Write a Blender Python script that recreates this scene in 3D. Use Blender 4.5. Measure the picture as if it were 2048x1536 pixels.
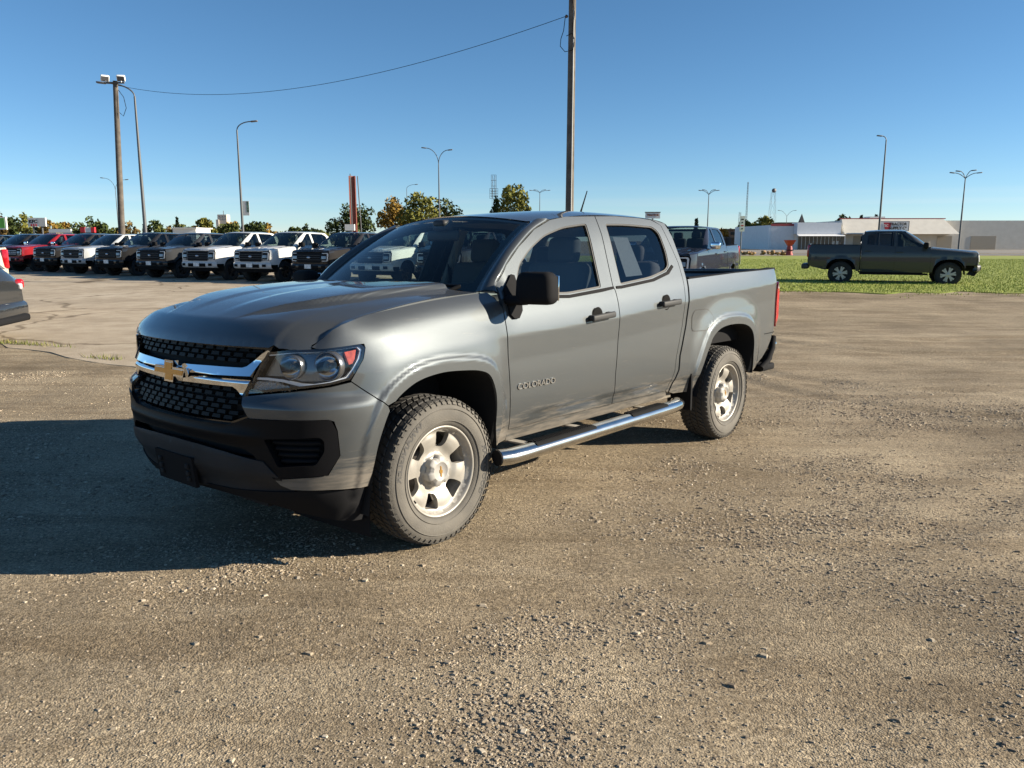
import bpy, bmesh, math, random, bisect
import numpy as np
from mathutils import Vector, Matrix, Euler
from mathutils.geometry import delaunay_2d_cdt
for o in list(bpy.data.objects): bpy.data.objects.remove(o)
SC = bpy.context.scene
COL = SC.collection
R = math.radians
# ------------------------------------------------------------------ camera
PITCH = R(10.197)
cam = bpy.data.cameras.new('camera'); cam.sensor_width = 36; cam.lens = 27.948
cam.clip_start = .05; cam.clip_end = 6000
co = bpy.data.objects.new('camera', cam); COL.objects.link(co)
co.location = (0, 0, 1.62); co.rotation_euler = (R(90) - PITCH, 0, 0)
SC.camera = co
# ------------------------------------------------------------------ sky and sun
SUN_DIR = Vector((0.9362, -0.0437, 0.3488)).normalized()          # towards the sun
w = bpy.data.worlds.new('World'); SC.world = w; w.use_nodes = True
nt = w.node_tree
bg = nt.nodes['Background']
sky = nt.nodes.new('ShaderNodeTexSky'); sky.sky_type = 'NISHITA'; sky.sun_disc = False
sky.sun_elevation = math.asin(SUN_DIR.z); sky.sun_rotation = math.atan2(SUN_DIR.x, SUN_DIR.y)
sky.altitude = 400; sky.air_density = .75; sky.dust_density = .0; sky.ozone_density = 4.0
wtc = nt.nodes.new('ShaderNodeTexCoord'); wsp = nt.nodes.new('ShaderNodeSeparateXYZ'); nt.links.new(wtc.outputs['Generated'], wsp.inputs[0])
wmp = nt.nodes.new('ShaderNodeMapping'); wmp.inputs['Scale'].default_value = (1.2, 1.2, 55); nt.links.new(wtc.outputs['Generated'], wmp.inputs[0])
wnz = nt.nodes.new('ShaderNodeTexNoise'); wnz.inputs['Scale'].default_value = 1.6; wnz.inputs['Detail'].default_value = 6; nt.links.new(wmp.outputs[0], wnz.inputs['Vector'])
wr1 = nt.nodes.new('ShaderNodeMapRange'); wr1.inputs['From Min'].default_value = .45; wr1.inputs['From Max'].default_value = .68; nt.links.new(wnz.outputs[0], wr1.inputs['Value'])
wr2 = nt.nodes.new('ShaderNodeMapRange'); wr2.inputs['From Min'].default_value = .075; wr2.inputs['From Max'].default_value = .025; nt.links.new(wsp.outputs[2], wr2.inputs['Value'])
wml = nt.nodes.new('ShaderNodeMath'); wml.operation = 'MULTIPLY'; nt.links.new(wr1.outputs[0], wml.inputs[0]); nt.links.new(wr2.outputs[0], wml.inputs[1])
wsa = nt.nodes.new('ShaderNodeMath'); wsa.operation = 'MULTIPLY_ADD'; wsa.inputs[1].default_value = -.20; wsa.inputs[2].default_value = 1.07; nt.links.new(wml.outputs[0], wsa.inputs[0])
hsv = nt.nodes.new('ShaderNodeHueSaturation'); hsv.inputs['Hue'].default_value = .493; nt.links.new(sky.outputs[0], hsv.inputs['Color']); nt.links.new(wsa.outputs[0], hsv.inputs['Saturation'])   # thin low cirrus
nt.links.new(hsv.outputs[0], bg.inputs[0]); bg.inputs[1].default_value = .054
sl = bpy.data.lights.new('sun', 'SUN'); sl.energy = 4.4; sl.angle = R(.5); sl.color = (1, .89, .72)
so = bpy.data.objects.new('sun', sl); COL.objects.link(so)
so.rotation_euler = SUN_DIR.to_track_quat('Z', 'Y').to_euler(); so.location = (40, 6, 30)
SC.view_settings.view_transform = 'Standard'; SC.view_settings.look = 'None'
SC.view_settings.gamma = 1; SC.view_settings.exposure = 1.38; SC.view_settings.use_curve_mapping = False
SC.render.engine = 'CYCLES'
SC.cycles.max_bounces = 8; SC.cycles.transparent_max_bounces = 16
# ------------------------------------------------------------------ materials
MATS = {}
def mat(name, col=(.5, .5, .5), rough=.5, metal=0., coat=0., spec=.5, var=0., vscale=20., bump=0., bscale=200., emit=None, coatr=.03):
    if name in MATS: return MATS[name]
    m = bpy.data.materials.new(name); m.use_nodes = True
    n = m.node_tree.nodes; L = m.node_tree.links; b = n['Principled BSDF']
    b.inputs['Base Color'].default_value = (*col, 1); b.inputs['Roughness'].default_value = rough
    b.inputs['Metallic'].default_value = metal; b.inputs['Coat Weight'].default_value = coat
    b.inputs['Coat Roughness'].default_value = coatr; b.inputs['Specular IOR Level'].default_value = spec
    if var or bump:
        tc = n.new('ShaderNodeTexCoord')
    if var:
        t = n.new('ShaderNodeTexNoise'); t.inputs['Scale'].default_value = vscale; t.inputs['Detail'].default_value = 5
        L.new(tc.outputs['Object'], t.inputs['Vector'])
        r = n.new('ShaderNodeMapRange'); r.inputs['From Min'].default_value = .3; r.inputs['From Max'].default_value = .7
        r.inputs['To Min'].default_value = 1 - var; r.inputs['To Max'].default_value = 1 + var
        L.new(t.outputs[0], r.inputs['Value'])
        x = n.new('ShaderNodeMix'); x.data_type = 'RGBA'; x.blend_type = 'MULTIPLY'; x.inputs[0].default_value = 1
        x.inputs[6].default_value = (*col, 1); L.new(r.outputs[0], x.inputs[7]); L.new(x.outputs[2], b.inputs['Base Color'])
    if bump:
        t2 = n.new('ShaderNodeTexNoise'); t2.inputs['Scale'].default_value = bscale; t2.inputs['Detail'].default_value = 4
        L.new(tc.outputs['Object'], t2.inputs['Vector'])
        bp = n.new('ShaderNodeBump'); bp.inputs['Strength'].default_value = bump; bp.inputs['Distance'].default_value = .01
        L.new(t2.outputs[0], bp.inputs['Height']); L.new(bp.outputs[0], b.inputs['Normal'])
    if emit:
        b.inputs['Emission Color'].default_value = (*emit[0], 1); b.inputs['Emission Strength'].default_value = emit[1]
    MATS[name] = m; return m
def glass(name, tint, refl=1.0, rough=.0):
    m = bpy.data.materials.new(name); m.use_nodes = True
    n = m.node_tree.nodes; L = m.node_tree.links
    for q in list(n): n.remove(q)
    out = n.new('ShaderNodeOutputMaterial'); mx = n.new('ShaderNodeMixShader')
    tr = n.new('ShaderNodeBsdfTransparent'); tr.inputs[0].default_value = (*tint, 1)
    gl = n.new('ShaderNodeBsdfGlossy'); gl.inputs['Roughness'].default_value = rough
    # reflectance of a thin pane (both faces), the same from either side
    g = n.new('ShaderNodeNewGeometry'); dt = n.new('ShaderNodeVectorMath'); dt.operation = 'DOT_PRODUCT'; L.new(g.outputs['Normal'], dt.inputs[0]); L.new(g.outputs['Incoming'], dt.inputs[1])
    ab = n.new('ShaderNodeMath'); ab.operation = 'ABSOLUTE'; L.new(dt.outputs['Value'], ab.inputs[0])
    om = n.new('ShaderNodeMath'); om.operation = 'SUBTRACT'; om.inputs[0].default_value = 1; L.new(ab.outputs[0], om.inputs[1])
    pw = n.new('ShaderNodeMath'); pw.operation = 'POWER'; pw.inputs[1].default_value = 5; L.new(om.outputs[0], pw.inputs[0])
    mu = n.new('ShaderNodeMath'); mu.operation = 'MULTIPLY_ADD'; mu.inputs[1].default_value = .9; mu.inputs[2].default_value = .075 * refl; mu.use_clamp = True
    L.new(pw.outputs[0], mu.inputs[0]); L.new(mu.outputs[0], mx.inputs[0])
    L.new(tr.outputs[0], mx.inputs[1]); L.new(gl.outputs[0], mx.inputs[2]); L.new(mx.outputs[0], out.inputs[0])
    MATS[name] = m; return m
def paint(name, col, metal=.75, rough=.7, dust=0., flake=.25, coat=1.):
    """clear coated car paint, optional road dust that thins out above the sills"""
    m = bpy.data.materials.new(name); m.use_nodes = True
    n = m.node_tree.nodes; L = m.node_tree.links; b = n['Principled BSDF']
    b.inputs['Base Color'].default_value = (*col, 1); b.inputs['Metallic'].default_value = metal
    b.inputs['Roughness'].default_value = rough; b.inputs['Coat Weight'].default_value = coat; b.inputs['Coat Roughness'].default_value = .045
    b.inputs['Coat IOR'].default_value = 1.5; b.inputs['Specular IOR Level'].default_value = .15
    tc = n.new('ShaderNodeTexCoord')
    if flake:
        v = n.new('ShaderNodeTexNoise'); v.inputs['Scale'].default_value = 900; v.inputs['Detail'].default_value = 1
        L.new(tc.outputs['Object'], v.inputs['Vector'])
        bp = n.new('ShaderNodeBump'); bp.inputs['Strength'].default_value = flake; bp.inputs['Distance'].default_value = .0006
        L.new(v.outputs[0], bp.inputs['Height']); L.new(bp.outputs[0], b.inputs['Normal'])
    if dust:
        sp = n.new('ShaderNodeSeparateXYZ'); L.new(tc.outputs['Object'], sp.inputs[0])
        mp = n.new('ShaderNodeMapping'); mp.inputs['Scale'].default_value = (3, 3, 30); mp.inputs['Rotation'].default_value = (0, .05, 0)
        L.new(tc.outputs['Object'], mp.inputs[0])
        nz = n.new('ShaderNodeTexNoise'); nz.inputs['Scale'].default_value = 1.6; nz.inputs['Detail'].default_value = 8; nz.inputs['Roughness'].default_value = .65
        L.new(mp.outputs[0], nz.inputs['Vector'])
        nz2 = n.new('ShaderNodeTexNoise'); nz2.inputs['Scale'].default_value = 2.3; nz2.inputs['Detail'].default_value = 6
        L.new(tc.outputs['Object'], nz2.inputs['Vector'])
        mr = n.new('ShaderNodeMapRange'); mr.inputs['From Min'].default_value = .42; mr.inputs['From Max'].default_value = .66
        mr.inputs['To Min'].default_value = .30; mr.inputs['To Max'].default_value = -.12; L.new(sp.outputs[2], mr.inputs['Value'])
        a1 = n.new('ShaderNodeMath'); a1.operation = 'ADD'; L.new(nz.outputs[0], a1.inputs[0]); L.new(mr.outputs[0], a1.inputs[1])
        st = n.new('ShaderNodeMapRange'); st.inputs['From Min'].default_value = .52; st.inputs['From Max'].default_value = .80
        st.inputs['To Min'].default_value = .012 * dust; st.inputs['To Max'].default_value = .34 * dust; L.new(a1.outputs[0], st.inputs['Value'])
        m2 = n.new('ShaderNodeMath'); m2.operation = 'MULTIPLY_ADD'; L.new(nz2.outputs[0], m2.inputs[0]); m2.inputs[1].default_value = .035 * dust; L.new(st.outputs[0], m2.inputs[2])
        dd = n.new('ShaderNodeBsdfDiffuse'); dd.inputs[0].default_value = (.40, .34, .27, 1)
        mx = n.new('ShaderNodeMixShader'); L.new(m2.outputs[0], mx.inputs[0]); L.new(b.outputs[0], mx.inputs[1]); L.new(dd.outputs[0], mx.inputs[2])
        L.new(mx.outputs[0], n['Material Output'].inputs[0])
    MATS[name] = m; return m
BLACK = mat('black_plastic', (.012, .012, .013), .8, spec=.10, bump=.08, bscale=500)
GLOSSBLK = mat('gloss_black', (.008, .008, .009), .12, coat=.5)
SATIN = mat('satin_grey_plastic', (.022, .024, .027), .6, spec=.2, bump=.06, bscale=600, var=.15, vscale=6)
DARK = mat('dark_void', (.006, .006, .006), .9)
RUBBER = mat('seal_rubber', (.014, .014, .014), .6)
CHROME = mat('chrome', (.78, .79, .80), .06, 1.)
STEEL = mat('polished_steel', (.66, .64, .60), .16, 1., var=.12, vscale=9)
GOLD = mat('gold_enamel', (.62, .35, .085), .3, .75, coat=.6)
SEATM = mat('seat_cloth', (.085, .087, .092), .9, bump=.3, bscale=300)
DASHM = mat('dash_plastic', (.035, .035, .037), .6)
TRIML = mat('pale_trim', (.30, .29, .27), .7)
PAPER = mat('paper_sheet', (.62, .62, .58), .8, var=.05, vscale=60)
AMBER = mat('amber_lens', (.46, .075, .03), .25, coat=1., var=.3, vscale=60)
REDL = mat('red_lens', (.42, .006, .012), .14, coat=1., var=.25, vscale=40)
SILVERP = mat('reflector_silver', (.62, .63, .65), .12, 1.)
WHITEP = mat('white_plastic', (.78, .78, .76), .4)
GREYPAINT = paint('grey_metallic_paint', (.068, .077, .083), .62, .47, dust=.8)
WSHIELD = glass('windshield_glass', (.80, .88, .85), .9)
SGLASS = glass('side_glass', (.66, .76, .76), .9)
TINTG = glass('privacy_glass', (.27, .31, .35), .9)
LENS = glass('clear_lens', (.93, .94, .95), .8)
# ------------------------------------------------------------------ object helpers
def tag(o, label=None, cat=None, group=None, kind=None):
    if label: o['label'] = label
    if cat: o['category'] = cat
    if group: o['group'] = group
    if kind: o['kind'] = kind
    return o
def empty(name, loc=(0, 0, 0), rz=0., parent=None):
    o = bpy.data.objects.new(name, None); COL.objects.link(o); o.location = loc; o.rotation_euler = (0, 0, rz)
    o.empty_display_size = .2
    if parent: o.parent = parent
    return o
def obj(name, me, m=None, parent=None, loc=None, rot=None):
    o = bpy.data.objects.new(name, me); COL.objects.link(o)
    if m is not None and not me.materials: me.materials.append(m)
    if parent: o.parent = parent
    if loc is not None: o.location = loc
    if rot is not None: o.rotation_euler = rot
    return o
def copy_tree(o, parent=None):
    c = o.copy(); COL.objects.link(c)
    if parent: c.parent = parent
    for ch in o.children: copy_tree(ch, c)
    return c
class MB:
    """collects shapes into one mesh"""
    def __init__(s): s.v = []; s.f = []; s.sm = []
    def add(s, V, F, smooth=False, M=None):
        n = len(s.v)
        if M is not None: V = [M @ Vector(p) for p in V]
        s.v += [tuple(p) for p in V]; s.f += [tuple(i + n for i in f) for f in F]; s.sm += [smooth] * len(F); return s
    def box(s, c, d, M=None, taper=(1, 1)):
        x, y, z = d[0] / 2, d[1] / 2, d[2] / 2; tx, ty = taper
        V = [(c[0] + a * x * (tx if k > 0 else 1), c[1] + b * y * (ty if k > 0 else 1), c[2] + k * z) for k in (-1, 1) for b in (-1, 1) for a in (-1, 1)]
        return s.add(V, [(0, 2, 3, 1), (4, 5, 7, 6), (0, 1, 5, 4), (2, 6, 7, 3), (0, 4, 6, 2), (1, 3, 7, 5)], False, M)
    def rbox(s, c, d, r=.03, seg=3, M=None, taper=1.):
        bm = bmesh.new(); bmesh.ops.create_cube(bm, size=1)
        for v in bm.verts:
            t = taper if v.co.z > 0 else 1.
            v.co = Vector((v.co.x * d[0] * t, v.co.y * d[1] * t, v.co.z * d[2]))
        bmesh.ops.bevel(bm, geom=bm.edges[:], offset=min(r, min(d) * .49), segments=seg, affect='EDGES', profile=.5)
        bm.verts.index_update()
        V = [v.co + Vector(c) for v in bm.verts]; F = [[v.index for v in f.verts] for f in bm.faces]; bm.free()
        return s.add(V, F, True, M)
    def tube(s, P, r, seg=10, cap=True, closed=False, flat=None):
        P = [Vector(p) for p in P]; n = len(P); rr = r if isinstance(r, (list, tuple)) else [r] * n
        V = []; F = []; up = None
        for i, p in enumerate(P):
            if closed: t = P[(i + 1) % n] - P[i - 1]
            else: t = P[min(i + 1, n - 1)] - P[max(i - 1, 0)]
            t.normalize()
            if up is None:
                a = Vector((0, 0, 1)) if abs(t.z) < .9 else Vector((0, 1, 0))
                up = (a - t * a.dot(t)).normalized()
            else: up = (up - t * up.dot(t)).normalized()
            sd = t.cross(up)
            k1, k2 = (1, 1) if flat is None else flat
            for j in range(seg):
                a = 2 * math.pi * j / seg
                V.append(p + (sd * math.cos(a) * k1 + up * math.sin(a) * k2) * rr[i])
        for i in range(n if closed else n - 1):
            for j in range(seg):
                a, b = i * seg + j, i * seg + (j + 1) % seg; i2 = ((i + 1) % n) * seg
                F.append((a, b, i2 + (j + 1) % seg, i2 + j))
        s.add(V, F, True)
        if cap and not closed:
            s.add(V[:seg], [tuple(range(seg - 1, -1, -1))]); s.add(V[-seg:], [tuple(range(seg))])
        return s
    def lathe(s, prof, seg=32, axis='Z', M=None, smooth=True, mod=None):
        """prof: (radius, height) pairs"""
        V = []; F = []
        for r, h in prof:
            for j in range(seg):
                a = 2 * math.pi * j / seg; q = r * (mod(a, r, h) if mod else 1)
                c, d = q * math.cos(a), q * math.sin(a)
                V.append((c, d, h) if axis == 'Z' else (c, h, d) if axis == 'Y' else (h, c, d))
        for i in range(len(prof) - 1):
            for j in range(seg):
                a, b = i * seg + j, i * seg + (j + 1) % seg
                q = (a, b, b + seg, a + seg)
                F.append(q if axis != 'Y' else q[::-1])
        return s.add(V, F, smooth, M)
    def prism(s, poly, z0, z1, M=None, smooth=False):
        """poly in XY, extruded along Z"""
        n = len(poly)
        V = [(x, y, z0) for x, y in poly] + [(x, y, z1) for x, y in poly]
        F = [tuple(range(n - 1, -1, -1)), tuple(range(n, 2 * n))] + [(i, (i + 1) % n, n + (i + 1) % n, n + i) for i in range(n)]
        return s.add(V, F, smooth, M)
    def grid(s, rows, smooth=True, wrap=False):
        n = len(rows[0]); V = [p for r in rows for p in r]; F = []
        for i in range(len(rows) - 1):
            for j in range(n if wrap else n - 1):
                k = (j + 1) % n
                F.append((i * n + j, i * n + k, (i + 1) * n + k, (i + 1) * n + j))
        return s.add(V, F, smooth)
    def mesh(s, name='m'):
        me = bpy.data.meshes.new(name); me.from_pydata(s.v, [], s.f)
        me.polygons.foreach_set('use_smooth', s.sm); me.update(); return me
    def build(s, name, m, parent=None, loc=None, rot=None):
        return obj(name, s.mesh(name), m, parent, loc, rot)
def my(V): return [(p[0], -p[1], p[2]) for p in V]
def mirror_mb(mb):
    o = MB(); o.v = my(mb.v); o.f = [tuple(reversed(f)) for f in mb.f]; o.sm = list(mb.sm); return o
def pip(poly, X, Y):
    c = np.zeros(X.shape, bool); n = len(poly); P = np.asarray(poly)
    for i in range(n):
        x0, y0 = P[i - 1]; x1, y1 = P[i]
        if y0 == y1: continue
        k = ((y0 > Y) != (y1 > Y)) & (X < (x1 - x0) * (Y - y0) / (y1 - y0) + x0)
        c ^= k
    return c
def resample(loop, h):
    out = []
    n = len(loop)
    for i in range(n):
        a, b = loop[i], loop[(i + 1) % n]
        k = max(1, int(math.ceil(math.hypot(b[0] - a[0], b[1] - a[1]) / h)))
        out += [(a[0] + (b[0] - a[0]) * j / k, a[1] + (b[1] - a[1]) * j / k) for j in range(k)]
    return out
def panel_data(loops, fn, h=.035, flange=.014, eps=.003):
    """fill a 2D outline (with holes) with a fine triangle net and lay it on the surface fn(u,v)"""
    L = [resample(l, h) for l in loops]
    pts = [p for l in L for p in l]; edges = []; k = 0
    for l in L:
        edges += [(k + i, k + (i + 1) % len(l)) for i in range(len(l))]; k += len(l)
    A = np.array(pts)
    x0, y0 = A.min(0); x1, y1 = A.max(0)
    gx, gy = np.meshgrid(np.arange(x0, x1, h), np.arange(y0, y1, h * .866))
    gx = gx + (np.arange(gx.shape[0]) % 2)[:, None] * h * .5
    gx = gx.ravel(); gy = gy.ravel()
    ok = pip(L[0], gx, gy)
    for l in L[1:]: ok &= ~pip(l, gx, gy)
    gx, gy = gx[ok], gy[ok]
    if len(gx):
        d = np.full(len(gx), 9.)
        for i in range(0, len(A), 200):
            B = A[i:i + 200]
            d = np.minimum(d, np.sqrt((gx[:, None] - B[:, 0]) ** 2 + (gy[:, None] - B[:, 1]) ** 2).min(1))
        g = np.c_[gx, gy][d > h * .5]
        allp = [Vector(p) for p in pts] + [Vector((float(a), float(b))) for a, b in g]
    else: allp = [Vector(p) for p in pts]
    res = delaunay_2d_cdt(allp, edges, [], 0, 1e-6)
    VV, FF = res[0], res[2]
    P = np.array([(v.x, v.y) for v in VV]); T = np.array([list(f) for f in FF if len(f) == 3])
    c = P[T].mean(1); ok = pip(L[0], c[:, 0], c[:, 1])
    for l in L[1:]: ok &= ~pip(l, c[:, 0], c[:, 1])
    T = T[ok]
    used = np.unique(T); rm = -np.ones(len(P), int); rm[used] = np.arange(len(used)); P = P[used]; T = rm[T]
    V = []; N = []
    for u, v in P:
        V.append(fn(u, v))
        a = Vector(fn(u + eps, v)) - Vector(fn(u - eps, v)); b = Vector(fn(u, v + eps)) - Vector(fn(u, v - eps))
        n = a.cross(b); n = n.normalized() if n.length > 1e-12 else Vector((0, 0, 1)); N.append(n)
    ar = P[T]; cr = (ar[:, 1, 0] - ar[:, 0, 0]) * (ar[:, 2, 1] - ar[:, 0, 1]) - (ar[:, 1, 1] - ar[:, 0, 1]) * (ar[:, 2, 0] - ar[:, 0, 0])
    F = [tuple(t) if k > 0 else tuple(t[::-1]) for t, k in zip(T.tolist(), cr)]
    cnt = {}
    for f in F:
        for i in range(3):
            a, b = f[i], f[(i + 1) % 3]; cnt[(a, b)] = 1
    bd = [(a, b) for (a, b) in cnt if (b, a) not in cnt]
    nF = len(F)
    if flange:
        idx = {}
        for a, b in bd:
            for q in (a, b):
                if q not in idx:
                    idx[q] = len(V); p = Vector(V[q]); V.append(tuple(p)); N.append(None)
                    V.append(tuple(p - N[q] * flange)); N.append(None)
            F.append((idx[b], idx[a], idx[a] + 1, idx[b] + 1))
    return V, F, N, nF
def panel_mesh(name, D, mirror=False):
    V, F, N, nF = D
    V = [(p[0], -p[1], p[2]) for p in V] if mirror else V
    F = [tuple(reversed(f)) for f in F] if mirror else F
    me = bpy.data.meshes.new(name); me.from_pydata([tuple(p) for p in V], [], F)
    sm = [True] * nF + [False] * (len(F) - nF); me.polygons.foreach_set('use_smooth', sm); me.update()
    nn = [(0, 0, 0) if n is None else ((n.x, -n.y, n.z) if mirror else tuple(n)) for n in N]
    me.normals_split_custom_set_from_vertices(nn)
    return me
def panel(name, loops, fn, m, parent=None, h=.035, flange=.014, both=True, eps=.003):
    """returns [driver side, passenger side] objects"""
    D = panel_data(loops, fn, h, flange, eps)
    out = [obj(name, panel_mesh(name, D), m, parent)]
    if both: out.append(obj(name, panel_mesh(name, D, True), m, parent))
    return out
def text_mesh(txt, size, depth=0., bold=0., align='CENTER', shear=0.):
    cu = bpy.data.curves.new('lettering', 'FONT'); cu.body = txt; cu.size = size; cu.extrude = depth; cu.offset = bold
    cu.align_x = align; cu.align_y = 'CENTER'; cu.shear = shear; cu.resolution_u = 3
    o = bpy.data.objects.new('lettering', cu); COL.objects.link(o)
    dg = bpy.context.evaluated_depsgraph_get(); me = bpy.data.meshes.new_from_object(o.evaluated_get(dg))
    bpy.data.objects.remove(o); bpy.data.curves.remove(cu)
    V = [tuple(v.co) for v in me.vertices]; F = [tuple(p.vertices) for p in me.polygons]; bpy.data.meshes.remove(me)
    return V, F
def smooth_closed(pts, n=4):
    out = []; k = len(pts)
    for i in range(k):
        p0, p1, p2, p3 = pts[i - 1], pts[i], pts[(i + 1) % k], pts[(i + 2) % k]
        for j in range(n): out.append(_cr(p0, p1, p2, p3, j / n))
    return out
def round_poly(pts, r, n=4):
    """round the corners of a polygon (r single or per point)"""
    out = []; k = len(pts)
    for i in range(k):
        a, b, c = Vector(pts[i - 1]), Vector(pts[i]), Vector(pts[(i + 1) % k])
        q = r[i] if isinstance(r, (list, tuple)) else r
        d1, d2 = a - b, c - b
        q = min(q, d1.length * .45, d2.length * .45)
        if q < 1e-4: out.append(tuple(b)); continue
        p, s = b + d1.normalized() * q, b + d2.normalized() * q
        for j in range(n + 1):
            t = j / n; v = p * (1 - t) ** 2 + b * 2 * t * (1 - t) + s * t * t; out.append(tuple(v))
    return out
def shrink(poly, d):
    """inset a counter/clockwise polygon by d"""
    n = len(poly); A = sum(poly[i - 1][0] * poly[i][1] - poly[i][0] * poly[i - 1][1] for i in range(n)); sg = 1 if A > 0 else -1
    out = []
    for i in range(n):
        a, b, c = Vector(poly[i - 1]), Vector(poly[i]), Vector(poly[(i + 1) % n])
        e1 = (b - a); e2 = (c - b)
        if e1.length < 1e-9 or e2.length < 1e-9: continue
        e1.normalize(); e2.normalize()
        n1 = Vector((-e1.y, e1.x)) * sg; n2 = Vector((-e2.y, e2.x)) * sg; m = (n1 + n2)
        k = max(.35, 1 + n1.dot(n2)); out.append(tuple(b + m * (d / k)))
    return out

def lerp_tab(t,x):
    if x<=t[0][0]: return t[0][1]
    for (a,va),(b,vb) in zip(t,t[1:]):
        if x<=b:
            return va+(vb-va)*(x-a)/(b-a)
    return t[-1][1]
def smooth_tab(t,x):
    # monotone-ish cubic (Catmull-Rom on non uniform knots)
    n=len(t)
    if x<=t[0][0]: return t[0][1]
    if x>=t[-1][0]: return t[-1][1]
    i=0
    while x>t[i+1][0]: i+=1
    x0,y0=t[i]; x1,y1=t[i+1]; h=x1-x0
    d=(y1-y0)/h
    dm=(y0-t[i-1][1])/(x0-t[i-1][0]) if i>0 else d
    dp=(t[i+2][1]-y1)/(t[i+2][0]-x1) if i+2<n else d
    m0=0 if dm*d<=0 else 2*dm*d/(dm+d)
    m1=0 if dp*d<=0 else 2*dp*d/(dp+d)
    if i==0: m0=d
    if i+2>=n: m1=d
    u=(x-x0)/h
    return y0*(1+2*u)*(1-u)**2+m0*h*u*(1-u)**2+y1*u*u*(3-2*u)+m1*h*u*u*(u-1)
def sstep(a,b,x):
    t=(x-a)/(b-a); t=0 if t<0 else 1 if t>1 else t
    return t*t*(3-2*t)
# ---- plan curve
PC=[(.905,-.2),(.912,0),(.905,.2),(.878,.42),(.83,.60),(.757,.755),(.66,.852),(.52,.908),(.35,.925),(.1,.922),(-.3,.910),(-.6,.905),(-1.6,.905),(-3.0,.905),(-3.7,.903),(-4.0,.894),(-4.2,.880),(-4.31,.858),(-4.38,.825),(-4.425,.77),(-4.45,.68)]
def _cr(p0,p1,p2,p3,t):
    return tuple(.5*((2*b)+(-a+c)*t+(2*a-5*b+4*c-d)*t*t+(-a+3*b-3*c+d)*t**3) for a,b,c,d in zip(p0,p1,p2,p3))
def _mk():
    pts=[]
    P=PC+[(-4.46,.5)]
    for i in range(1,len(P)-2):
        for k in range(24):
            pts.append(_cr(P[i-1],P[i],P[i+1],P[i+2],k/24))
    pts.append(P[-2]); 
    s=[0.]
    for a,b in zip(pts,pts[1:]): s.append(s[-1]+math.hypot(b[0]-a[0],b[1]-a[1]))
    return pts,s
PCP,PCS=_mk()
def plan(s):
    if s<0: 
        x,y,nx,ny=plan(-s); return x,-y,nx,-ny
    i=min(max(bisect.bisect_right(PCS,s)-1,0),len(PCS)-2)
    a,b=PCP[i],PCP[i+1]; h=PCS[i+1]-PCS[i]; t=(s-PCS[i])/h
    x=a[0]+(b[0]-a[0])*t; y=a[1]+(b[1]-a[1])*t
    def tg(j):
        j0=max(j-1,0); j1=min(j+1,len(PCP)-1)
        dx,dy=PCP[j1][0]-PCP[j0][0],PCP[j1][1]-PCP[j0][1]; l=math.hypot(dx,dy)
        return dx/l,dy/l
    ta,tb=tg(i),tg(i+1)
    if i==0: ta=(0,1)
    tx=ta[0]+(tb[0]-ta[0])*t; ty=ta[1]+(tb[1]-ta[1])*t; l=math.hypot(tx,ty)
    return x,y,ty/l,-tx/l
def s_of_x(x):
    # side part (monotone decreasing x)
    lo,hi=0,PCS[-1]
    for _ in range(50):
        m=(lo+hi)/2
        if plan(m)[0]>x: lo=m
        else: hi=m
    return lo
BELT=[(-4.4,1.46),(-3.5,1.435),(-2.6,1.375),(-2.35,1.355),(-1.75,1.295),(-1.4,1.27),(-.55,1.245),(-.27,1.258),(0,1.236),(.2,1.213),(.4,1.188),(.56,1.155),(.62,1.128),(.667,1.089),(.70,1.06)]
SEAM=[(-.6,1.275),(-.27,1.258),(0,1.236),(.2,1.213),(.4,1.188),(.56,1.155),(.62,1.128),(.667,1.089),(.70,1.06),(.9,1.03)]
LOWER=[(.25,-.11),(.36,-.085),(.42,-.062),(.48,-.040),(.56,-.018),(.70,-.004),(.85,0),(3,0)]
DOORUP=[(0,0),(.03,.0042),(.10,.0185),(.16,.037),(.225,.062)]   # d above shoulder -> inset
FENDUP=[(-.05,.160),(0,.098),(.02,.076),(.045,.054),(.08,.033),(.12,.018),(.18,.006),(.25,0),(3,0)] # d below seam -> inset
FRONT=[(.18,-.07),(.25,-.045),(.33,-.015),(.42,.0),(.5,.010),(.60,.017),(.70,.023),(.782,.0285),(.792,.0285),(.802,.025),(.845,-.010),(.86,-.012),(1.1,-.02)]
ARCHF=[(.495,.27),(.475,.42),(.45,.58),(.413,.689),(.368,.771),(.299,.829),(.19,.875),(.033,.895),(-.134,.888),(-.251,.873),(-.324,.842),(-.368,.77),(-.387,.684),(-.391,.53),(-.395,.43)]
ARCHR=[(-2.70,.42),(-2.755,.58),(-2.82,.71),(-2.888,.812),(-2.938,.868),(-3.064,.922),(-3.26,.941),(-3.498,.927),(-3.642,.874),(-3.703,.777),(-3.712,.62),(-3.70,.50)]
def cr_line(pts,n=6):
    out=[]
    P=[pts[0]]+list(pts)+[pts[-1]]
    for i in range(1,len(P)-2):
        for k in range(n): out.append(_cr(P[i-1],P[i],P[i+1],P[i+2],k/n))
    out.append(tuple(pts[-1])); return out
AF=cr_line(ARCHF,8); AR=cr_line(ARCHR,8)
def dline(L,x,z):
    m=9
    for (ax,az),(bx,bz) in zip(L,L[1:]):
        dx,dz=bx-ax,bz-az; t=((x-ax)*dx+(z-az)*dz)/(dx*dx+dz*dz); t=0 if t<0 else 1 if t>1 else t
        e=(ax+t*dx-x)**2+(az+t*dz-z)**2
        if e<m: m=e
    return math.sqrt(m)
CREASE=[(-.60,.555),(-.689,.590),(-.781,.618),(-.899,.645),(-1.051,.664),(-1.298,.683),(-1.605,.700),(-2.44,.740),(-2.60,.750),(-2.75,.758)]
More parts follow.
